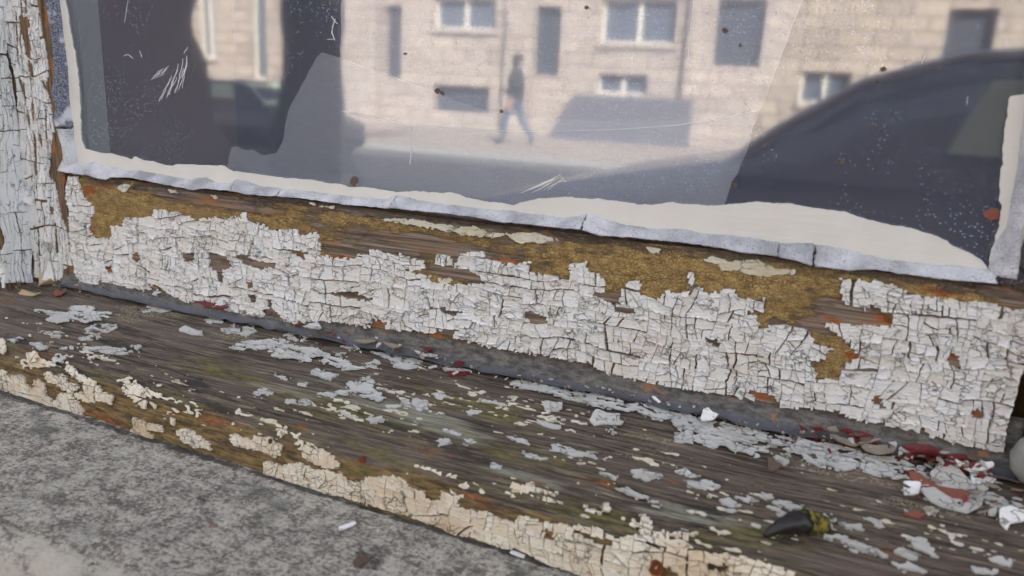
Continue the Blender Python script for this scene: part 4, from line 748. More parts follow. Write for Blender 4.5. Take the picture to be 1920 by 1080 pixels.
TOP = [Z3([(200, 245), (300, 260), (370, 265), (400, 235), (520, 232), (540, 255), (530, 270), (560, 268), (635, 262), (620, 290), (560, 310), (480, 328), (400, 315), (330, 325), (270, 305), (290, 285), (260, 268), (205, 260)]), Z3([(470, 355), (540, 330), (650, 328), (670, 340), (620, 370), (560, 388), (480, 378), (490, 365)]),
 Z3([(285, 390), (345, 386), (340, 402), (290, 400)]), Z3([(300, 368), (350, 366), (345, 380), (305, 380)]), Z3([(440, 405), (500, 395), (560, 395), (550, 410), (470, 417)]), Z3([(1000, 365), (1045, 347), (1140, 370), (1145, 388), (1110, 390)]), Z3([(160, 440), (240, 430), (300, 425), (270, 465), (200, 470)]), Z3([(450, 455), (560, 450), (690, 455), (720, 470), (750, 488), (690, 498), (620, 500), (560, 480), (480, 470)]),
 Z3([(740, 450), (800, 448), (770, 470)]), Z3([(340, 460), (400, 450), (425, 467), (360, 474)]), Z3([(1155, 300), (1190, 280), (1260, 295), (1250, 320), (1180, 330)]), Z3([(1240, 355), (1320, 325), (1350, 360), (1330, 385), (1260, 380)]), Z3([(1340, 380), (1370, 340), (1430, 335), (1440, 370), (1380, 400)]), Z3([(800, 245), (830, 225), (900, 210), (960, 225), (980, 245), (900, 260), (850, 250), (810, 268)]), Z3([(40, 410), (110, 395), (130, 405), (80, 430)]), Z3([(290, 515), (340, 500), (380, 515), (350, 540), (300, 535)]),
 ZB([(335, 405), (370, 380), (460, 365), (560, 355), (640, 360), (690, 395), (790, 405), (870, 420), (990, 435), (950, 465), (1000, 480), (1010, 505), (1115, 520), (1050, 530), (960, 530), (910, 500), (850, 485), (860, 460), (820, 455), (790, 480), (720, 478), (690, 465), (620, 465), (565, 450), (590, 425), (540, 415), (470, 410), (440, 405), (390, 425)]),
 ZB([(635, 330), (680, 305), (740, 330), (800, 350), (790, 362), (700, 362), (650, 345)]), ZB([(780, 535), (830, 515), (890, 540), (940, 555), (900, 580), (850, 570)]), ZB([(985, 610), (1060, 585), (1120, 565), (1145, 605), (1150, 640), (1210, 690), (1170, 712), (1120, 690), (1040, 680), (980, 670), (930, 650), (1010, 640), (985, 625)]), ZB([(470, 650), (520, 625), (580, 650), (570, 668), (520, 665), (480, 668)]), ZB([(640, 692), (720, 688), (790, 700), (780, 722), (700, 717), (650, 712)]), ZB([(820, 660), (900, 648), (960, 660), (900, 682)]), ZB([(585, 546), (670, 568), (650, 582), (600, 567)]), ZB([(705, 590), (770, 600), (760, 616), (720, 614)]), ZB([(1295, 700), (1360, 690), (1440, 720), (1440, 745), (1360, 740), (1310, 720)]), ZB([(1080, 490), (1150, 465), (1180, 480), (1160, 510), (1190, 525), (1140, 520), (1090, 505)]), ZB([(1130, 420), (1240, 430), (1330, 455), (1410, 470), (1420, 500), (1330, 525), (1260, 510), (1230, 470)]), ZB([(940, 390), (1000, 380), (1070, 410), (1010, 415)]),
 ZC([(330, 575), (420, 587), (485, 600), (480, 620), (440, 628), (370, 605)]), ZC([(365, 568), (420, 566), (490, 583), (440, 588)]), ZC([(460, 545), (560, 538), (612, 560), (540, 564)]), ZC([(780, 583), (860, 583), (930, 603), (920, 620), (850, 607), (790, 602)]), ZC([(685, 635), (720, 628), (790, 633), (770, 654), (720, 657)]), ZC([(690, 800), (720, 795), (765, 810), (700, 832)]), ZC([(530, 800), (600, 790), (620, 820), (560, 835)]), ZC([(1170, 828), (1260, 850), (1350, 868), (1440, 868), (1440, 895), (1320, 892), (1240, 862)]), ZC([(835, 930), (880, 923), (915, 945), (890, 964), (840, 947)]), ZC([(560, 395), (640, 395), (730, 410), (720, 420), (600, 412)]), ZC([(560, 730), (670, 760), (660, 775), (580, 750)]), ZC([(940, 780), (1055, 815), (1050, 828), (960, 800)]), ZC([(970, 850), (1060, 870), (1170, 905), (1140, 915), (1040, 890)]), ZC([(370, 580), (330, 600), (250, 600), (260, 620), (340, 615)]), ZC([(140, 670), (240, 665), (250, 690), (160, 700)]), ZC([(0, 630), (60, 640), (120, 660), (60, 668), (0, 650)]),
 ZD([(0, 225), (60, 228), (150, 245), (230, 265), (330, 290), (420, 290), (540, 320), (640, 365), (700, 365), (800, 375), (915, 405), (905, 435), (840, 455), (780, 440), (700, 410), (560, 390), (450, 370), (340, 345), (230, 310), (140, 290), (60, 275), (0, 265)]), ZD([(885, 450), (920, 405), (960, 410), (1040, 440), (1100, 460), (1200, 465), (1290, 495), (1340, 500), (1440, 520), (1440, 640), (1340, 670), (1270, 650), (1215, 625), (1180, 600), (1130, 615), (1060, 600), (990, 585), (910, 570), (940, 510)]),
 ZD([(530, 503), (570, 503), (605, 530), (560, 532)]), ZD([(210, 588), (260, 583), (320, 603), (390, 630), (360, 652), (280, 634), (220, 617)]), ZD([(395, 625), (450, 620), (535, 655), (520, 670), (420, 642)]), ZD([(670, 725), (720, 730), (845, 755), (840, 767), (760, 787), (700, 767)]), ZD([(895, 725), (980, 715), (1020, 745), (1060, 765), (1000, 772), (930, 747)]), ZD([(960, 790), (1060, 788), (1120, 788), (1165, 815), (1140, 842), (1050, 832), (980, 817)]), ZD([(600, 840), (660, 828), (720, 868), (840, 900), (830, 927), (740, 902), (660, 872)]), ZD([(1150, 910), (1220, 890), (1300, 925), (1240, 950), (1280, 970), (1220, 967), (1170, 942)]), ZD([(1260, 880), (1310, 863), (1390, 905), (1330, 912)]), ZD([(500, 745), (600, 765), (580, 782), (540, 770)]), ZD([(1380, 870), (1450, 860), (1470, 890), (1420, 895)]),
 ZE([(0, 290), (120, 310), (280, 335), (400, 360), (500, 400), (620, 420), (760, 450), (880, 480), (890, 540), (780, 545), (700, 540), (600, 520), (500, 470), (430, 500), (360, 515), (280, 480), (210, 440), (150, 400), (0, 360)]), ZE([(0, 385), (130, 400), (120, 432), (40, 422)]), ZE([(40, 430), (140, 440), (210, 460), (190, 477), (100, 462)]), ZE([(30, 670), (100, 663), (200, 698), (160, 727), (60, 702)]), ZE([(400, 790), (520, 798), (530, 827), (440, 822)]), ZE([(540, 758), (580, 753), (680, 805), (620, 817)]), ZE([(320, 860), (400, 858), (520, 898), (650, 960), (680, 987), (560, 962), (440, 922)]), ZE([(780, 870), (880, 878), (910, 920), (960, 980), (900, 962), (830, 922)]), ZE([(1140, 935), (1220, 958), (1380, 1005), (1360, 1032), (1250, 1002), (1170, 982)]), ZE([(870, 700), (930, 698), (940, 742), (890, 737)]), ZE([(690, 940), (750, 918), (860, 970), (800, 987)]), ZE([(770, 713), (840, 740), (830, 757), (770, 742)]), ZE([(1150, 1035), (1290, 1060), (1260, 1080), (1160, 1062)]), ZE([(320, 740), (360, 730), (390, 760), (350, 795)]), ZE([(680, 1000), (800, 1010), (900, 1060), (760, 1060)]), ZE([(890, 500), (1010, 520), (1200, 590), (1400, 690), (1440, 730), (1320, 720), (1160, 640), (980, 590), (880, 545)]), ZE([(0, 690), (60, 710), (120, 745), (60, 745), (0, 720)])]
for i, L in enumerate(TOP):
    bigp = len(L) > 9
    r = patch(SILL, L, .0006, .0010 if bigp else .0008, 330, 100+i, .0008 if bigp else .0005, .0012 if bigp else .0005, .0004, bigp, 1.3, .27 if bigp else .20)
    if r: child('paint_remnant', r, M['greywhite'], bd)
# scattered scraps too small to pick apart
gx = np.arange(-.40, .27, .0008); gs = np.arange(SILL.s[3], S_FR+.004, .0008); U, V = np.meshgrid(gx, gs); pxx = project(SILL.pos(U, V, 0).reshape(-1, 3))
zn = np.maximum(blobs(pxx, [(1000, 800, 330, 70, 14), (700, 780, 200, 40, 14), (1400, 960, 330, 60, 12), (1700, 1020, 200, 60, 10)]), blobs(pxx, [(170, 665, 130, 22, 18), (300, 700, 90, 22, 18), (250, 720, 110, 26, 18), (480, 790, 100, 30, 18), (1040, 940, 180, 22, 15), (1320, 1030, 160, 24, 12), (60, 680, 70, 26), (860, 905, 120, 12, 16), (350, 770, 160, 18, 19), (560, 840, 120, 14, 18), (760, 880, 90, 14, 18)])*1.15).reshape(U.shape)
Fz = (fbm(U*95, V*330, 4, 77)*.75+.35*vn(U*420, V*900, 78)+.28*vn(U*30, V*60, 79))-(.66-.38*zn)
UV, fc = march(U, V, np.where(zn > .08, Fz, -1)*.002)
child('scattered_paint_scraps', sheet(SILL, UV, fc, lambda u, v, f: .0004+.0002*vn(u*300, v*300, 4)), M['oldcream'], bd, kind='stuff')

# ================================================================ LOOSE PIECES lying about
def loose(name, surf, poly, m, label, cat, h0=.0006, th=.0006, bend=0., axis=0., tilt=(0, 0), seed=0, amp=.0005, grid=.0008, group=None):
    q = [surf.uv(*p) for p in poly]; p = A(q); e = amp*2+grid*2
    U, V = np.meshgrid(np.arange(p[:, 0].min()-e, p[:, 0].max()+e, grid), np.arange(p[:, 1].min()-e, p[:, 1].max()+e, grid))
    UV, fc = march(U, V, polysd(U, V, q)+amp*fbm(U*320, V*320, 3, seed))
    if not fc: return
    c = UV[:, :2].mean(0)
    def lift(u, v):
        a = (u-c[0])*math.cos(axis)+(v-c[1])*math.sin(axis)
        r = h0+bend*a*a*1000+tilt[0]*(u-c[0])+tilt[1]*(v-c[1])+.0002*fbm(u*200, v*200, 2, seed)
        return r
    lo_ = min(0, lift(UV[:, 0], UV[:, 1]).min())
    V_, F_ = sheet(surf, UV, fc, lambda u, v, f: lift(u, v)-lo_+th, lambda u, v, f: lift(u, v)-lo_)
    # underside
    n_ = len(UV); low = surf.pos(UV[:, 0], UV[:, 1], lift(UV[:, 0], UV[:, 1])-lo_); k = len(V_); V_ = np.vstack([V_, low]); F_ = F_+[tuple(k+i for i in f[::-1]) for f in fc]
    return recentre(link(name, V_, F_, m, None, False, label, cat, group))
G = 'loose paint flakes lying on the sill'
D = [
 ('paint_flake', ZC([(1130, 600), (1160, 593), (1245, 600), (1245, 637), (1150, 634)]), 'greywhite', 'small squarish white flake lying mid sill below the flashing lip', .10, .4, (0, -.12)),
 ('paint_flake', ZC([(1090, 705), (1130, 698), (1240, 725), (1235, 742), (1190, 738), (1140, 725)]), 'greywhite', 'thin oblong white flake lying just in front of the squarish flake', .03, 0, (0, 0)),
 ('paint_flake', ZD([(435, 455), (470, 416), (540, 430), (610, 435), (600, 465), (627, 480), (610, 492), (520, 472), (460, 477)]), 'greywhite', 'white notched flake with raised front edge, mid sill, lying right of the squarish flake', .08, .6, (0, -.2)),
 ('paint_flake', ZB([(45, 305), (85, 287), (180, 315), (180, 332), (130, 330)]), 'greywhite', 'flat pale oblong flake alone between the large white patches on the left sill', .03, 0, (0, -.06)),
 ('paint_flake', ZB([(755, 300), (790, 262), (830, 252), (862, 290), (850, 320), (790, 314)]), 'greywhite', 'large pale grey flake leaning against the rail above the flashing lip', .05, .5, (.0, .55)),
 ('paint_flake', [(1313, 790), (1318, 776), (1328, 771), (1345, 786), (1338, 791)], 'white', 'bright white chip sitting in the dark trough of the flashing', .25, .2, (0, -.3)),
 ('paint_flake', [(1222, 745), (1228, 746), (1240, 756), (1234, 757)], 'white', 'tiny white sliver on the bare grey flashing under the rail', .05, .2, (0, -.2)),
 ('paint_flake', [(1691, 911), (1725, 914), (1722, 930), (1695, 929)], 'white', 'small clean white rectangular flake beside the red-brown strip at right', .02, 0, (0, -.3)),
 ('paint_flake', ZE([(780, 530), (850, 535), (960, 590), (1090, 620), (1130, 650), (1090, 668), (980, 640), (880, 600), (800, 565)]), 'redbrown', 'long red-brown paint strip lying across the white flakes at right', .05, .3, (0, -.15)),
 ('paint_flake', ZE([(850, 620), (930, 610), (1040, 660), (1200, 680), (1190, 715), (1120, 735), (1020, 710), (900, 670)]), 'greywhite', 'long pale splintered flake under the red-brown strip at right', .06, .3, (0, -.12)),
 ('paint_flake', ZE([(900, 530), (960, 490), (1060, 510), (1130, 570), (1160, 610), (1080, 620), (980, 590), (930, 580)]), 'greywhite', 'mottled white flake on the pile behind the red-brown strip', .08, .8, (0, -.25)),
 ('paint_flake', ZE([(1060, 490), (1110, 480), (1130, 510), (1080, 535), (1040, 525)]), 'rust', 'orange-brown flake on top of the white flake pile at right', .1, .2, (0, -.3)),
 ('paint_flake', ZE([(1110, 470), (1180, 490), (1200, 580), (1170, 600), (1140, 560)]), 'white', 'curved cream-white flake at the right of the flake pile', .3, 0, (.1, -.2)),
 ('paint_flake', ZE([(1030, 455), (1120, 465), (1250, 460), (1260, 490), (1180, 500), (1060, 480)]), 'white', 'bluish white curled flake along the top of the flake pile', .15, 0, (0, -.3)),
 ('paint_flake', ZE([(1195, 540), (1240, 530), (1280, 560), (1230, 590), (1195, 580)]), 'white', 'pointed bright white flake beside the pale round shell', .2, .8, (0, -.35)),
 ('paint_flake', ZE([(1235, 420), (1290, 415), (1335, 450), (1310, 490), (1260, 465)]), 'white', 'bluish white flake standing at the end of the rail at right', .1, .5, (0, .5)),
 ('paint_flake', ZE([(1290, 740), (1350, 730), (1440, 765), (1435, 800), (1360, 800), (1345, 830), (1300, 790)]), 'white', 'bright jagged white flake at the right edge, in front of the shell', .12, .4, (.1, -.3)),
 ('paint_flake', ZE([(740, 370), (800, 345), (900, 345), (980, 375), (1000, 420), (960, 455), (925, 475), (870, 465), (800, 445), (795, 405)]), 'red', 'large curled dark red flake in the flashing trough at right', .22, 1.2, (0, .45)),
 ('paint_flake', ZE([(1010, 410), (1060, 395), (1110, 400), (1130, 440), (1060, 455), (1000, 450)]), 'red', 'dull red flake between the large red flake and the black one', .15, .6, (0, .4)),
 ('paint_flake', ZE([(1105, 395), (1150, 385), (1205, 425), (1170, 455), (1120, 440)]), 'brown', 'blackish curled flake at the right end of the flashing', .2, .4, (0, .4)),
 ('paint_flake', ZE([(515, 380), (570, 355), (660, 345), (720, 380), (700, 405), (600, 418), (540, 405)]), 'greyflake', 'oval grey and brown flake left of the large red flake', .15, .2, (0, .1)),
 ('paint_flake', ZE([(340, 325), (370, 300), (460, 315), (620, 320), (640, 330), (540, 350), (470, 370), (400, 350)]), 'greyflake', 'cream and grey layered flake tipped over the flashing lip at right', .1, 0, (0, .25)),
 ('paint_flake', ZE([(245, 255), (300, 243), (328, 300), (290, 318), (250, 300)]), 'red', 'small upright red flake at the left end of the right-hand red pieces', .2, .3, (0, .6)),
 ('paint_flake', ZE([(325, 250), (380, 232), (400, 285), (350, 295)]), 'greyflake', 'small grey crumpled flake between two red flakes', .3, .9, (0, .6)),
 ('paint_flake', ZE([(400, 255), (440, 245), (475, 265), (460, 280), (410, 278)]), 'red', 'small dark red flake right of the grey crumpled flake', .2, .2, (0, .6)),
 ('paint_flake', ZE([(490, 270), (520, 262), (605, 300), (560, 312), (505, 308)]), 'red', 'wedge-shaped red flake on the layered cream and grey flake', .1, .2, (0, .4)),
 ('paint_flake', [(850, 685), (862, 676), (872, 680), (866, 690), (852, 689)], 'red', 'tiny bright red flake stuck on the flashing lip, mid picture', .3, .2, (0, .2)),
 ('paint_flake', ZC([(585, 425), (640, 418), (730, 422), (700, 436), (620, 444)]), 'red', 'long thin red flake under the flashing lip, mid picture', .05, .2, (0, 0)),
 ('paint_flake', ZC([(475, 285), (495, 270), (515, 285), (505, 305), (482, 305)]), 'red', 'upright dark red flake behind the flashing lip', .3, .2, (0, .6)),
 ('paint_flake', ZC([(60, 245), (140, 232), (200, 235), (190, 252), (110, 262)]), 'greyflake', 'flat grey-brown flake behind the flashing lip, left of the dark red flake', .05, .2, (0, .3)),
 ('paint_flake', ZC([(245, 265), (290, 255), (350, 270), (360, 295), (300, 292), (250, 280)]), 'greyflake', 'lumpy grey-brown flake between the flat grey flake and the dark red flake', .3, .2, (0, .4)),
 ('paint_flake', ZC([(415, 305), (480, 305), (560, 330), (520, 340), (440, 325)]), 'greywhite', 'pale grey flake in the trough below the dark red flake', .1, .2, (0, .2)),
 ('paint_flake', [(372, 570), (390, 566), (440, 576), (436, 584), (400, 580)], 'red', 'maroon flake tucked under the rail at left', .1, .2, (0, .3)),
 ('paint_flake', [(545, 606), (560, 600), (572, 608), (560, 614)], 'red', 'small maroon flake beside the leaning pale grey flake', .1, .2, (0, .3)),
 ('paint_flake', [(135, 526), (144, 523), (158, 540), (150, 546), (143, 544)], 'tan', 'upright tan chip in front of the rail corner at left', .02, .2, (0, .25)),
 ('paint_flake', [(73, 540), (78, 530), (86, 527), (94, 534), (108, 533), (100, 539), (84, 541)], 'tan', 'jagged tan flake against the foot of the stile', .3, .4, (0, .2)),
 ('paint_flake', [(35, 556), (45, 551), (62, 552), (80, 558), (72, 560), (55, 556)], 'tan', 'curled tan sliver lying on the far left of the sill', .12, .1, (0, 0)),
 ('paint_flake', [(100, 552), (108, 547), (125, 549), (118, 556), (105, 557)], 'redbrown', 'small reddish flake left of the tan chip', .1, .2, (0, 0)),
 ('paint_flake', [(112, 534), (124, 533), (120, 539), (110, 538)], 'white', 'tiny white flake between tan flake and tan chip at left', .1, .2, (0, 0)),
 ('paint_flake', [(0, 533), (15, 515), (40, 505), (68, 508), (76, 519), (55, 531), (30, 538)], 'greywhite', 'thick pale mound of paint in the far left corner', -.22, .3, (0, .1)),
 ('paint_flake', ZE([(0, 430), (40, 445), (80, 470), (40, 490), (0, 488)]), 'brown', 'dark brown flake below the large grey white crust', .06, .2, (0, -.1)),
 ('paint_flake', [(1690, 968), (1715, 962), (1735, 968), (1722, 975)], 'redbrown', 'small brick-red flake mid right of the sill', .1, .2, (0, 0)),
]
for i, (nm, L, m, lb, bend, ax, ti) in enumerate(D):
    ce_ = A(L).mean(0); fx_ = A(fl_px, float)
    onf = ce_[1] < np.interp(ce_[0], fx_[:, 0], fx_[:, 1])-2 and 230 < ce_[0] < 1860
    loose(nm, FLP if onf else SILL, L, M[m], lb, 'paint flake', .0004, .0008, bend*.28, ax, ti, 200+i, .0004, .0008, G)
loose('paint_sliver', LEDP, [(634, 993), (650, 987), (666, 982), (668, 986), (652, 993), (637, 998)], M['white'], 'thin white paint sliver lying on the grey stone ledge', 'paint flake', .0006, .0008, .02, 0, (0, 0), 301, .0001, .0005, 'loose flakes on the stone ledge')
loose('paint_flake', LEDP, [(662, 1058), (675, 1045), (697, 1052), (690, 1062), (675, 1071), (664, 1066)], M['brown'], 'dark brown flake lying on a dark stain on the stone ledge', 'paint flake', .0006, .0008, .1, .5, (.2, 0), 302, .0004, .0006, 'loose flakes on the stone ledge')
loose('paint_flake', LEDP, [(955, 1040), (962, 1037), (985, 1046), (982, 1050)], M['white'], 'small white sliver at the foot of the sill, on the stone ledge', 'paint flake', .0006, .0008, .02, 0, (0, 0), 303, .0001, .0005, 'loose flakes on the stone ledge')
# crumbs of paint too many to count, in the trough and the right-hand corner
rg = random.Random(99); cr = {k: [] for k in ('red', 'greywhite', 'brown', 'greyflake')}
def crumb(px_, py_, key, sz):
    fx_ = A(fl_px, float); sf = FLP if (py_ < np.interp(px_, fx_[:, 0], fx_[:, 1])-2 and 230 < px_ < 1860) else SILL
    u, v = sf.uv(px_, py_); k = rg.randint(5, 8); an = sorted(rg.uniform(0, 6.28) for _ in range(k)); tx, ty = rg.gauss(0, .35), rg.gauss(0, .35); z0 = rg.uniform(.0003, .0016)+sz*.2
    ps = [(sz*math.cos(a)*rg.uniform(.6, 1.2), sz*math.sin(a)*rg.uniform(.4, .9)) for a in an]
    top_ = [sf.pos(A(u+a), A(v+b), A(z0+tx*a+ty*b+.0005)) for a, b in ps]; low_ = [sf.pos(A(u+a), A(v+b), A(z0+tx*a+ty*b-.0002)) for a, b in ps]
    cr[key].append((top_+low_, [tuple(range(k)), tuple(range(2*k-1, k-1, -1))]+[(i, i+k, (i+1) % k+k, (i+1) % k) for i in range(k)]))
for _ in range(95):
    t = rg.random()**.7; x = 1500+390*t; crumb(x, 800+.20*(x-1500)+rg.gauss(14, 11), rg.choice(('red', 'red', 'greywhite', 'greywhite', 'brown', 'greyflake')), rg.uniform(.0012, .0034))
for _ in range(60):
    x = rg.uniform(1690, 1915); crumb(x, 905+.24*(x-1700)+rg.gauss(0, 26), rg.choice(('greywhite', 'greywhite', 'greywhite', 'brown', 'red', 'greyflake')), rg.uniform(.001, .003))
for _ in range(90):
    x = rg.uniform(240, 900); crumb(x, np.interp(x, A(fl_px, float)[:, 0], A(fl_px, float)[:, 1])+rg.gauss(-3, 9), rg.choice(('red', 'greyflake', 'brown', 'greywhite', 'greywhite')), rg.uniform(.0008, .0028))
for _ in range(110):
    x = rg.uniform(880, 1560); crumb(x, np.interp(x, A(fl_px, float)[:, 0], A(fl_px, float)[:, 1])+rg.choice((rg.gauss(-8, 5), rg.gauss(3, 4))), rg.choice(('brown', 'brown', 'greyflake', 'greywhite', 'greywhite')), rg.uniform(.0005, .0016))
for _ in range(40): crumb(rg.uniform(10, 240), rg.gauss(543, 7), rg.choice(('brown', 'brown', 'greyflake', 'greywhite')), rg.uniform(.0008, .0022))
for key, lb in (('red', 'dark red paint crumbs scattered along the flashing'), ('greywhite', 'pale paint crumbs scattered along the flashing and right corner'), ('brown', 'dark brown crumbs scattered along the flashing'), ('greyflake', 'grey-brown crumbs scattered along the flashing')):
    link('paint_crumbs', *cat_mesh(cr[key]), M[key], None, False, lb, 'crumbs', None, 'stuff')
# withered bud
def lathe_path(pts, rad, seg=20, bump=0., seed=0):
    V = []; Fc = []; P = [Vector(p) for p in pts]
    for i, p in enumerate(P):
        d = (P[min(i+1, len(P)-1)]-P[max(i-1, 0)]).normalized(); a = d.orthogonal().normalized() if i == 0 else (pa-d*pa.dot(d)).normalized(); pa = a; b = d.cross(a)
        for k in range(seg):
            t = 2*math.pi*k/seg; r = rad[i]*(1+bump*float(vn(A(i*.9), A(3*math.cos(t)+3*math.sin(t)*1.7), seed))); V.append(p+(a*math.cos(t)+b*math.sin(t))*r)
    for i in range(len(P)-1):
        for k in range(seg): Fc.append((i*seg+k, i*seg+(k+1) % seg, (i+1)*seg+(k+1) % seg, (i+1)*seg+k))
    Fc.append(tuple(range(seg))[::-1]); Fc.append(tuple((len(P)-1)*seg+k for k in range(seg))); return V, Fc
a_ = SILL.pos(*[A(t) for t in SILL.uv(1432, 1010)], 0).reshape(3); b_ = SILL.pos(*[A(t) for t in SILL.uv(1548, 988)], 0).reshape(3)
pt = []; ra = []
for i in range(22):
    t = i/21; r = .0041*(math.sin(math.pi*min(1, (t*.8+.03)))**.75); pt.append(a_+(b_-a_)*t+A([0, 0, r*.86+.0004+.001*math.sin(t*5)])); ra.append(max(.0004, r))
M['bud'] = plain('dark_bud', (.018, .015, .014), .45, .4, .5, 300); n = Nt('mossy_cap'); M['cap'] = n.done(n.mix(n.ramp(n.noise(n.P, 350, 4), .4, .65), (.03, .022, .008), (.24, .19, .035)), .8, n.bump(n.noise(n.P, 500, 4), .002))
bud = empty('withered_bud', tuple(a_), 'withered black bud with mossy yellow cap lying on the lower right of the sill', 'bud')
child('bud_body', lathe_path(pt[:15], ra[:15], 20, .30, 3), M['bud'], bud, True); child('mossy_cap', lathe_path(pt[14:], [r*1.10 for r in ra[14:]], 20, .30, 6), M['cap'], bud, True)
# pale round shell
c_ = SILL.pos(*[A(t) for t in SILL.uv(1926, 938)], 0).reshape(3)
V = []; Fc = []
for i in range(22):
    for k in range(14):
        a = i/21*3.9*math.pi; R_ = .0105*math.exp(-.11*a); r = R_*.62; cx, cz_ = R_*math.cos(a), R_*math.sin(a); t = 2*math.pi*k/14
        V.append((c_[0]+.003+(cx+r*math.cos(t)*math.cos(a)), c_[1]+.006+r*math.sin(t)*1.1-.0004*i, c_[2]+.0155+(cz_+r*math.cos(t)*math.sin(a))))
for i in range(21):
    for k in range(14): Fc.append((i*14+k, i*14+(k+1) % 14, (i+1)*14+(k+1) % 14, (i+1)*14+k))
Fc.append(tuple(range(14))[::-1])
recentre(link('snail_shell', V, Fc, plain('pale_shell', (.20, .20, .185), .85, .2, .5, 140), None, True, 'pale grey rounded shell at the right edge of the sill', 'shell'))
# rusty nail heads in the sill front
for i, (x, y, r) in enumerate([(682, 862, .0015), (1232, 1064, .0030), (509, 827, .0010)]):
    u, v = SILL.uv(x, y); V = []; Fc = []
    for j, (rr_, hh_) in enumerate([(1, .0008), (.85, .0016), (.5, .0013), (.12, .0009)]):
        for k in range(14):
            a = 2*math.pi*k/14; V.append(SILL.pos(A(u+r*rr_*math.cos(a)*(1+.2*math.sin(3*a+i))), A(v+r*rr_*math.sin(a)*1.2), A(hh_)))
    for j in range(3):
        for k in range(14): Fc.append((j*14+k, j*14+(k+1) % 14, (j+1)*14+(k+1) % 14, (j+1)*14+k))
    Fc.append(tuple(42+k for k in range(14))); child('rusty_nail_head', (V, Fc), M['rust'], bd)
# ================================================================ ACROSS THE STREET (seen mirrored in the pane)
def vr(px, py, Y):
    d = ray(px, py); t = (Y-GLY-CAM[1]+GLY)/d[1]; q = CAM+t*d; return float(q[0]), float(2*GLY-Y), float(q[2])
FY = 21.0
fa = empty('sandstone_terrace', (-12, -FY, GZ), 'pink sandstone terrace across the street, mirrored in the pane', 'building')
wy = 2*GLY-FY
openings = []
def win(x0p, x1p, y0p, y1p, depth=.25, frame=True, mid=True, top=None):
    x0, _, z1 = vr(x0p, y0p, FY); x1 = vr(x1p, y0p, FY)[0]; z0 = vr((x0p+x1p)/2, y1p, FY)[2]
    if top: z1 = top
    openings.append((x0, x1, z0, z1, frame, mid))
win(368, 402, 0, 108, top=3.3); win(468, 496, 0, 148, top=3.3, mid=False); win(815, 930, 0, 54, top=2.9); win(1130, 1272, 0, 80, top=2.9); win(812, 918, 157, 210, frame=False, mid=False); win(1120, 1215, 137, 176, frame=False); win(1505, 1600, 132, 196)
win(1005, 1055, 0, 140, top=2.7, frame=False, mid=False); win(722, 754, 0, 146, top=2.7, frame=False, mid=False); win(1345, 1440, 0, 125, top=2.9, frame=False, mid=False); win(1785, 1878, 0, 110, top=2.7, frame=False, mid=False)  # the wide dark recess among these is added for a tree's shadow
xs = sorted({-60., 14.}|{v for o in openings for v in o[:2]})
bx = []
for i in range(len(xs)-1):                              # wall built in upright strips round the openings
    xm = (xs[i]+xs[i+1])/2; ops = sorted([(o[2], o[3]) for o in openings if o[0] < xm < o[1]]); z = GZ-.3
    for z0, z1 in ops:
        if z0 > z: bx.append(box(xs[i], xs[i+1], wy-.4, wy, z, z0))
        z = max(z, z1)
    bx.append(box(xs[i], xs[i+1], wy-.4, wy, z, 9.0))
child('wall', cat_mesh(bx), M['sandstone'], fa)
child('wall', box(-60, 14, wy-6, wy-.8, GZ-.3, 9.0), M['sandstone'], fa)
child('roof', ([(-60.2, wy+.2, 9.001), (14.2, wy+.2, 9.001), (14.2, wy-6, 9.001), (-60.2, wy-6, 9.001), (-60.2, wy-3, 11.5), (14.2, wy-3, 11.5)], [(0, 1, 5, 4), (2, 3, 4, 5), (1, 2, 5), (3, 0, 4), (3, 2, 1, 0)]), plain('slates', (.11, .11, .12)), fa)
M['door'] = plain('dark_door', (.05, .055, .07), .4, .4)
for x0, x1, z0, z1, fr, mid in openings:
    w_ = child('window', box(x0, x1, wy-.34, wy-.30, z0, z1), M['pane'] if (fr or mid) else M['door'], fa)
    t = .06 if fr else .05
    if fr or mid:
        child('frame', cat_mesh([box(x0, x0+t, wy-.297, wy-.2, z0, z1), box(x1-t, x1, wy-.297, wy-.2, z0, z1), box(x0+t+.002, x1-t-.002, wy-.297, wy-.2, z0, z0+t), box(x0+t+.002, x1-t-.002, wy-.297, wy-.2, z1-t, z1)]+([box((x0+x1)/2-.05, (x0+x1)/2+.05, wy-.296, wy-.21, z0+t+.002, z1-t-.002)] if mid else [])), M['trim'], w_)
    if fr: child('sill', box(x0-.1, x1+.1, wy+.002, wy+.10, z0-.14, z0-.002), M['sandstone'], w_)
for (a, b, y0, y1, d) in ((652, 720, -40, 190, .5), (955, 1003, -40, 150, .35), (1290, 1340, -40, 200, .3)):   # pilasters
    x0 = vr(a, 100, FY)[0]; x1 = vr(b, 100, FY)[0]; z0 = vr(a, y1, FY)[2]; child('pilaster', box(x0, x1, wy+.001, wy+d, GZ-.1, 3.2), M['sandstone'], fa); child('capital', box(x0-.1, x1+.1, wy+.002, wy+d+.1, 3.202, 3.5), M['trim'], fa)
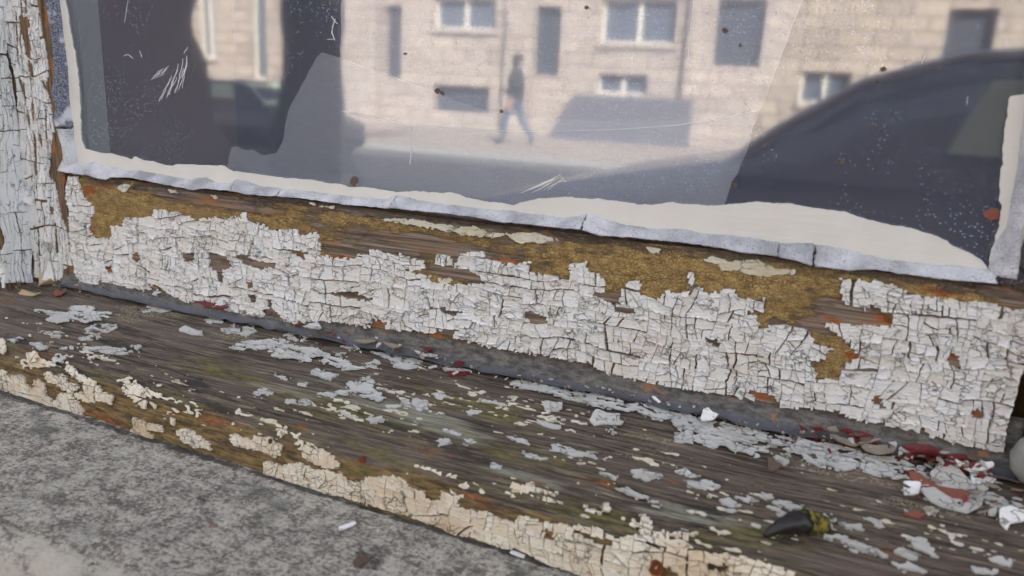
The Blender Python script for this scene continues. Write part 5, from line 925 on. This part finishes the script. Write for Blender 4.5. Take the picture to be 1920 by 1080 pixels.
# stoop with steps and railing
x0 = vr(1450, 200, FY-1)[0]; x1 = vr(1690, 200, FY-1)[0]
sp = empty('front_steps', (x0, wy+1, GZ), 'stone front steps with iron railing before the terrace, mirrored at right', 'steps')
for i in range(6): child('step', box(x0+i*.30, x1+1.2, wy+.13, wy+1.5, GZ+.001+i*.17, GZ+(i+1)*.17), M['sandstone'], sp)
for i in range(9): child('baluster', box(x0+.2+i*.3, x0+.225+i*.3, wy+1.40, wy+1.425, GZ+.17*min(6, i+1)-.02, GZ+.17*min(6, i+1)+.85), M['door'], sp)
x0 = vr(1060, 230, FY-1.6)[0]; x1 = vr(1295, 230, FY-1.6)[0]
gw = empty('shadow_wall', (x0, wy+1.7, GZ), 'low dark wall with sloped end, added to stand for a shadow before the terrace', 'wall')  # made-up dark wall in place of a shadow at the terrace's foot
zt = vr(1180, 182, FY-1.6)[2]
child('shadow_wall_body', ([(x0-.5, wy+1.5, GZ-.1), (x1, wy+1.5, GZ-.1), (x1, wy+1.5, zt), (x0+.2, wy+1.5, zt), (x0-.5, wy+1.75, GZ-.1), (x1, wy+1.75, GZ-.1), (x1, wy+1.75, zt), (x0+.2, wy+1.75, zt)], [(0, 1, 2, 3), (7, 6, 5, 4), (0, 4, 5, 1), (1, 5, 6, 2), (2, 6, 7, 3), (3, 7, 4, 0)]), plain('shadow_dark', (.12, .12, .14), .8), gw)
# trees on the near kerb
M['bark'] = plain('bark', (.055, .048, .042), .95, .1, .5, 9)
def tube(pts, rad, seg=12, seed=0, b=.12): return lathe_path([Vector(p) for p in pts], rad, seg, b, seed)
def tree(px0, px1, Y, label, seed):
    rg = random.Random(seed); x0 = vr(px0, 200, Y)[0]; x1 = vr(px1, 200, Y)[0]; cx = (x0+x1)/2; R = (x1-x0)/2*.92; y = 2*GLY-Y
    t = empty('street_tree', (cx, y, GZ-.12), label, 'tree', 'bare street trees along the kerb')
    H = 4.2; pts = [(cx+.10*math.sin(i*.8+seed)*R, y+.08*R*math.cos(i), GZ-.2+H*i/12) for i in range(13)]; rad = [R*(1.35 if i == 0 else 1.12 if i == 1 else 1-.02*i+.05*math.sin(i*1.7+seed)) for i in range(13)]
    child('trunk', tube(pts, rad, 18, seed, .10), M['bark'], t, True)
    parts = []
    for k in range(7):
        a = k*.9+rg.random(); p = A(pts[8+k % 5], float); d = A([math.cos(a), math.sin(a)*.8, .9]); q = [p]; r = [R*.42]
        for j in range(6):
            d = d+A([rg.gauss(0, .25), rg.gauss(0, .25), rg.gauss(.05, .15)]); d /= np.linalg.norm(d); q.append(q[-1]+d*.75); r.append(r[-1]*.76)
        parts.append(tube(q, r, 8, seed+k))
        for tw in range(9):
            b0 = q[2+tw % 5]; e = A([rg.gauss(0, 1), rg.gauss(0, 1), abs(rg.gauss(.4, .6))]); e /= np.linalg.norm(e); m_ = b0+e*.5+A([rg.gauss(0, .1)]*3); parts.append(tube([b0, m_, m_+e*.6+A([0, 0, .2])], [.035, .02, .006], 5, 3))
    child('crown', cat_mesh(parts), M['bark'], t, True)
tree(532, 642, 8.4, 'thick dark street tree trunk mirrored left of the middle of the pane', 3)
tree(135, 372, 6.6, 'broad dark street tree trunk mirrored near the left of the pane', 8)
# parked cars
def car(x, y, s, fl, label, col, roofz=1.42):
    """front points to -x (fl=1); x is the windscreen base"""
    t = empty('parked_car', (x, y, GZ-.12), label, 'car', 'parked cars')
    P = plain('car_paint', col, .22, .8, .05); GLs = plain('green_car_glass', (.55, .72, .50), .08, .5, .1); K = plain('tyre_rubber', (.02, .02, .02), .8); C = plain('alloy', (.5, .5, .52), .3, .5, .1, 8, .8); LMP = plain('lamp_glass', (.6, .6, .58), .1, .5)
    g = GZ-.12; f = -fl
    st_ = [(-1.15, .42, .62, .55), (-1.05, .25, .72, .78), (-.6, .2, .84, .86), (0, .2, .96, .89), (.9, .2, .98, .90), (1.9, .2, .99, .90), (2.6, .22, 1.0, .87), (2.95, .3, .95, .80), (3.02, .45, .8, .7)]
    V = []; Fc = []; n_ = 10
    for (a, zb, zt, hw) in st_:
        for k, (yy, zf) in enumerate([(-.85, 0), (-1, .15), (-1.02, .5), (-.98, .85), (-.88, 1), (.88, 1), (.98, .85), (1.02, .5), (1, .15), (.85, 0)]):
            V.append((x-f*a*s, y+yy*hw*s, g+(zb+(zt-zb)*zf)*s))
    for i in range(len(st_)-1):
        for k in range(n_): Fc.append((i*n_+k, (i+1)*n_+k, (i+1)*n_+(k+1) % n_, i*n_+(k+1) % n_))
    Fc += [tuple(range(n_)), tuple((len(st_)-1)*n_+k for k in range(n_))[::-1]]
    child('body', (V, Fc), P, t, True)
    cab = [(0, .95, .95), (.18, 1.10, .84), (.45, 1.28, .78), (.75, 1.38, .74), (1.2, roofz, .72), (1.8, 1.40, .72), (2.3, 1.30, .74), (2.65, 1.12, .80), (2.8, .98, .84)]
    V = []; Fc = []; n_ = 6
    for (a, z, hw) in cab:
        for yy, zz_ in ((-.87, .93), (-(hw*.5+.40), .93+(z-.93)*.55), (-hw*.82, z-.02), (hw*.82, z-.02), (hw*.5+.40, .93+(z-.93)*.55), (.87, .93)): V.append((x-f*a*s, y+yy*s, g+zz_*s))
    for i in range(len(cab)-1):
        for k in range(n_-1): Fc.append((i*n_+k, (i+1)*n_+k, (i+1)*n_+k+1, i*n_+k+1))
    child('cabin', (V, Fc), P, t, True)
    for sd in (-1, 1):
        child('roof_highlight_trim', lathe_path([(x-f*a*s, y+sd*(hw*.82+.02)*s, g+(z+.0)*s) for a, z, hw in cab], [.022*s]*len(cab), 10), C, t, True)  # pale strip added to draw the highlight along the roofline
    for sd in (-1, 1):                                   # side windows, slightly proud of the cabin
        for a0, a1, b0, b1 in ((.72, 1.22, .82, 1.22), (1.32, 2.35, 1.32, 2.05)):
            q = [(a0, 1.06, .868), (a1, 1.06, .868), (b1, 1.32, .80), (b0, 1.30 if b0 < 1 else 1.32, .805)]
            V = [(x-f*a*s, y+sd*hw*s, g+z*s) for a, z, hw in q]+[(x-f*a*s, y+sd*(hw-.06)*s, g+z*s) for a, z, hw in q]
            child('side_window', (V, [(0, 1, 2, 3), (7, 6, 5, 4), (0, 4, 5, 1), (1, 5, 6, 2), (2, 6, 7, 3), (3, 7, 4, 0)]), GLs, t)
        for a in (-.45, 2.25):
            w_ = child('wheel', lathe_path([(x-f*a*s, y+sd*.66*s, g+.31*s), (x-f*a*s, y+sd*.88*s, g+.31*s), (x-f*a*s, y+sd*.90*s, g+.31*s)], [.31*s, .31*s, .27*s], 24), K, t)
            child('rim', lathe_path([(x-f*a*s, y+sd*.901*s, g+.31*s), (x-f*a*s, y+sd*.915*s, g+.31*s)], [.2*s, .19*s], 18), C, w_)
        child('headlight', box(min(x+f*1.10*s, x+f*1.0*s), max(x+f*1.10*s, x+f*1.0*s), y+sd*.55*s-.14, y+sd*.55*s+.14, g+.58*s, g+.70*s), LMP, t)
    V = [(x-f*a*s, y+yy*s, g+z*s) for a, yy, z in ((.06, -.72, 1.0), (.06, .72, 1.0), (.62, .60, 1.355), (.62, -.60, 1.355))]; V += [(a, b, c-.03) for a, b, c in V]
    child('windscreen', (V, [(0, 1, 2, 3), (7, 6, 5, 4), (0, 4, 5, 1), (1, 5, 6, 2), (2, 6, 7, 3), (3, 7, 4, 0)]), GLs, t)
xa = vr(1345, 365, 2.5)[0]
car(xa, -3.35, 1.0, 1, 'near dark blue parked car, its roofline curving across the right of the pane', (.10, .115, .15))
xb = vr(552, 200, 9.8)[0]
car(xb, -9.8, .86, -1, 'small dark parked car with green glass, mirrored between the two trunks', (.02, .02, .025), 1.36)
# pedestrian
def person():
    bx_, _, hz = vr(970, 118, 15.2); by = 2*GLY-15.2; g = GZ
    J = {'pel': (0, 0, .93), 'sp': (0, 0, 1.15), 'ch': (0, .0, 1.36), 'nk': (0, .0, 1.50), 'hd0': (-.02, 0, 1.57), 'hd': (-.03, 0, 1.66), 'hd1': (-.02, 0, 1.75),
         'lsh': (0, .19, 1.42), 'lel': (.12, .24, 1.16), 'lwr': (.02, .24, .95), 'lha': (-.02, .24, .86), 'rsh': (0, -.19, 1.42), 'rel': (-.06, -.26, 1.15), 'rwr': (-.26, -.22, 1.05), 'rha': (-.34, -.21, 1.04),
         'lhp': (0, .10, .88), 'lkn': (-.16, .11, .50), 'lan': (-.20, .11, .09), 'lto': (-.38, .12, .04), 'rhp': (0, -.10, .88), 'rkn': (.12, -.11, .50), 'ran': (.38, -.11, .16), 'rto': (.27, -.12, .03)}
    Rd = {'pel': (.20, .17), 'sp': (.21, .17), 'ch': (.22, .17), 'nk': (.065, .065), 'hd0': (.085, .075), 'hd': (.105, .085), 'hd1': (.07, .06), 'lsh': (.105, .105), 'lel': (.085, .085), 'lwr': (.06, .055), 'lha': (.04, .025), 'rsh': (.105, .105), 'rel': (.085, .085), 'rwr': (.06, .055), 'rha': (.04, .025),
          'lhp': (.105, .105), 'lkn': (.075, .075), 'lan': (.05, .05), 'lto': (.04, .045), 'rhp': (.105, .105), 'rkn': (.075, .075), 'ran': (.05, .05), 'rto': (.04, .045)}
    nm = list(J); E = [('pel', 'sp'), ('sp', 'ch'), ('ch', 'nk'), ('nk', 'hd0'), ('hd0', 'hd'), ('hd', 'hd1'), ('ch', 'lsh'), ('lsh', 'lel'), ('lel', 'lwr'), ('lwr', 'lha'), ('ch', 'rsh'), ('rsh', 'rel'), ('rel', 'rwr'), ('rwr', 'rha'), ('pel', 'lhp'), ('lhp', 'lkn'), ('lkn', 'lan'), ('lan', 'lto'), ('pel', 'rhp'), ('rhp', 'rkn'), ('rkn', 'ran'), ('ran', 'rto')]
    vs = [J[k] for k in nm]; es = [(nm.index(a), nm.index(b)) for a, b in E]
    for sgn, h, w0 in ((1, 'lha', 'lwr'), (-1, 'rha', 'rwr')):                       # five fingers each
        for q in range(5):
            b = A(J[h]); d = A(J[h])-A(J[w0]); d /= np.linalg.norm(d); o_ = A([0, (q-1.5)*.017, 0]) if q < 4 else A([0, -.045*sgn, .02]); i0 = len(vs); L = (.055, .065, .06, .045, .04)[q]
            vs.append(tuple(b+d*.03+o_)); vs.append(tuple(b+d*(.03+L)+o_+A([-.012, 0, -.012]))); es += [(nm.index(h), i0), (i0, i0+1)]
    me = bpy.data.meshes.new('person'); me.from_pydata(vs, es, []); o = bpy.data.objects.new('person', me); COL.objects.link(o)
    s = o.modifiers.new('skin', 'SKIN'); sk = me.skin_vertices[0].data
    for i in range(len(vs)): sk[i].radius = Rd[nm[i]] if i < len(nm) else (.0095, .0095)
    sk[0].use_root = True
    o.modifiers.new('sub', 'SUBSURF').levels = 1
    dg = bpy.context.evaluated_depsgraph_get(); me2 = bpy.data.meshes.new_from_object(o.evaluated_get(dg)); o.modifiers.clear(); o.data = me2
    for m in (plain('dark_jacket', (.035, .035, .045)), plain('blue_jeans', (.075, .11, .17)), plain('skin', (.5, .32, .24)), plain('shoes', (.03, .03, .03))): me2.materials.append(m)
    for p in me2.polygons:
        z = p.center.z; p.material_index = 2 if (z > 1.52 and z < 1.69 and p.center.x < -.075) or (z < 1.1 and abs(p.center.y) > .17 and z > .7 and (p.center.x < -.29 or z < .93)) else 0 if z > .88 or abs(p.center.y) > .19 else 1 if z > .11 else 3; p.use_smooth = True
    o.location = (bx_, by, g); tag(o, 'person in dark jacket and blue jeans walking to the left across the street', 'person')
    sca = (hz-g)/1.79; o.scale = (sca*1.12,)*3
    V = []; Fc = []
    for i in range(7):
        for k in range(14):
            ph = i/6*1.75; th = 2*math.pi*k/14; V.append((.02+.122*math.sin(ph)*math.cos(th), .112*math.sin(ph)*math.sin(th), 1.665+.125*math.cos(ph)))
    for i in range(6):
        for k in range(14): Fc.append((i*14+k, (i+1)*14+k, (i+1)*14+(k+1) % 14, i*14+(k+1) % 14))
    h = link('hair', V, Fc, plain('dark_hair', (.03, .022, .018)), o, True)
    V = [(-.125, .03*s_, 1.675) for s_ in (-1, 1)]
    for s_ in (-1, 1):
        link('eye', *lathe_path([(-.10, .032*s_, 1.668), (-.108, .032*s_, 1.668), (-.112, .032*s_, 1.668)], [.012, .010, .003], 8), plain('eye_dark', (.02, .02, .02)), o)
        link('ear', *lathe_path([(-.02, .085*s_, 1.63), (-.025, .098*s_, 1.655), (-.02, .085*s_, 1.685)], [.008, .016, .008], 8), me2.materials[2], o)
    link('nose', *lathe_path([(-.105, 0, 1.665), (-.128, 0, 1.635), (-.11, 0, 1.628)], [.008, .015, .008], 8), me2.materials[2], o)
    link('mouth', *lathe_path([(-.098, -.022, 1.602), (-.108, 0, 1.60), (-.098, .022, 1.602)], [.004, .008, .004], 8), plain('lips', (.35, .14, .12)), o)
person()
print('objects', len(bpy.data.objects), 'tris', sum(len(o.data.polygons)*2 for o in bpy.data.objects if o.type == 'MESH'))
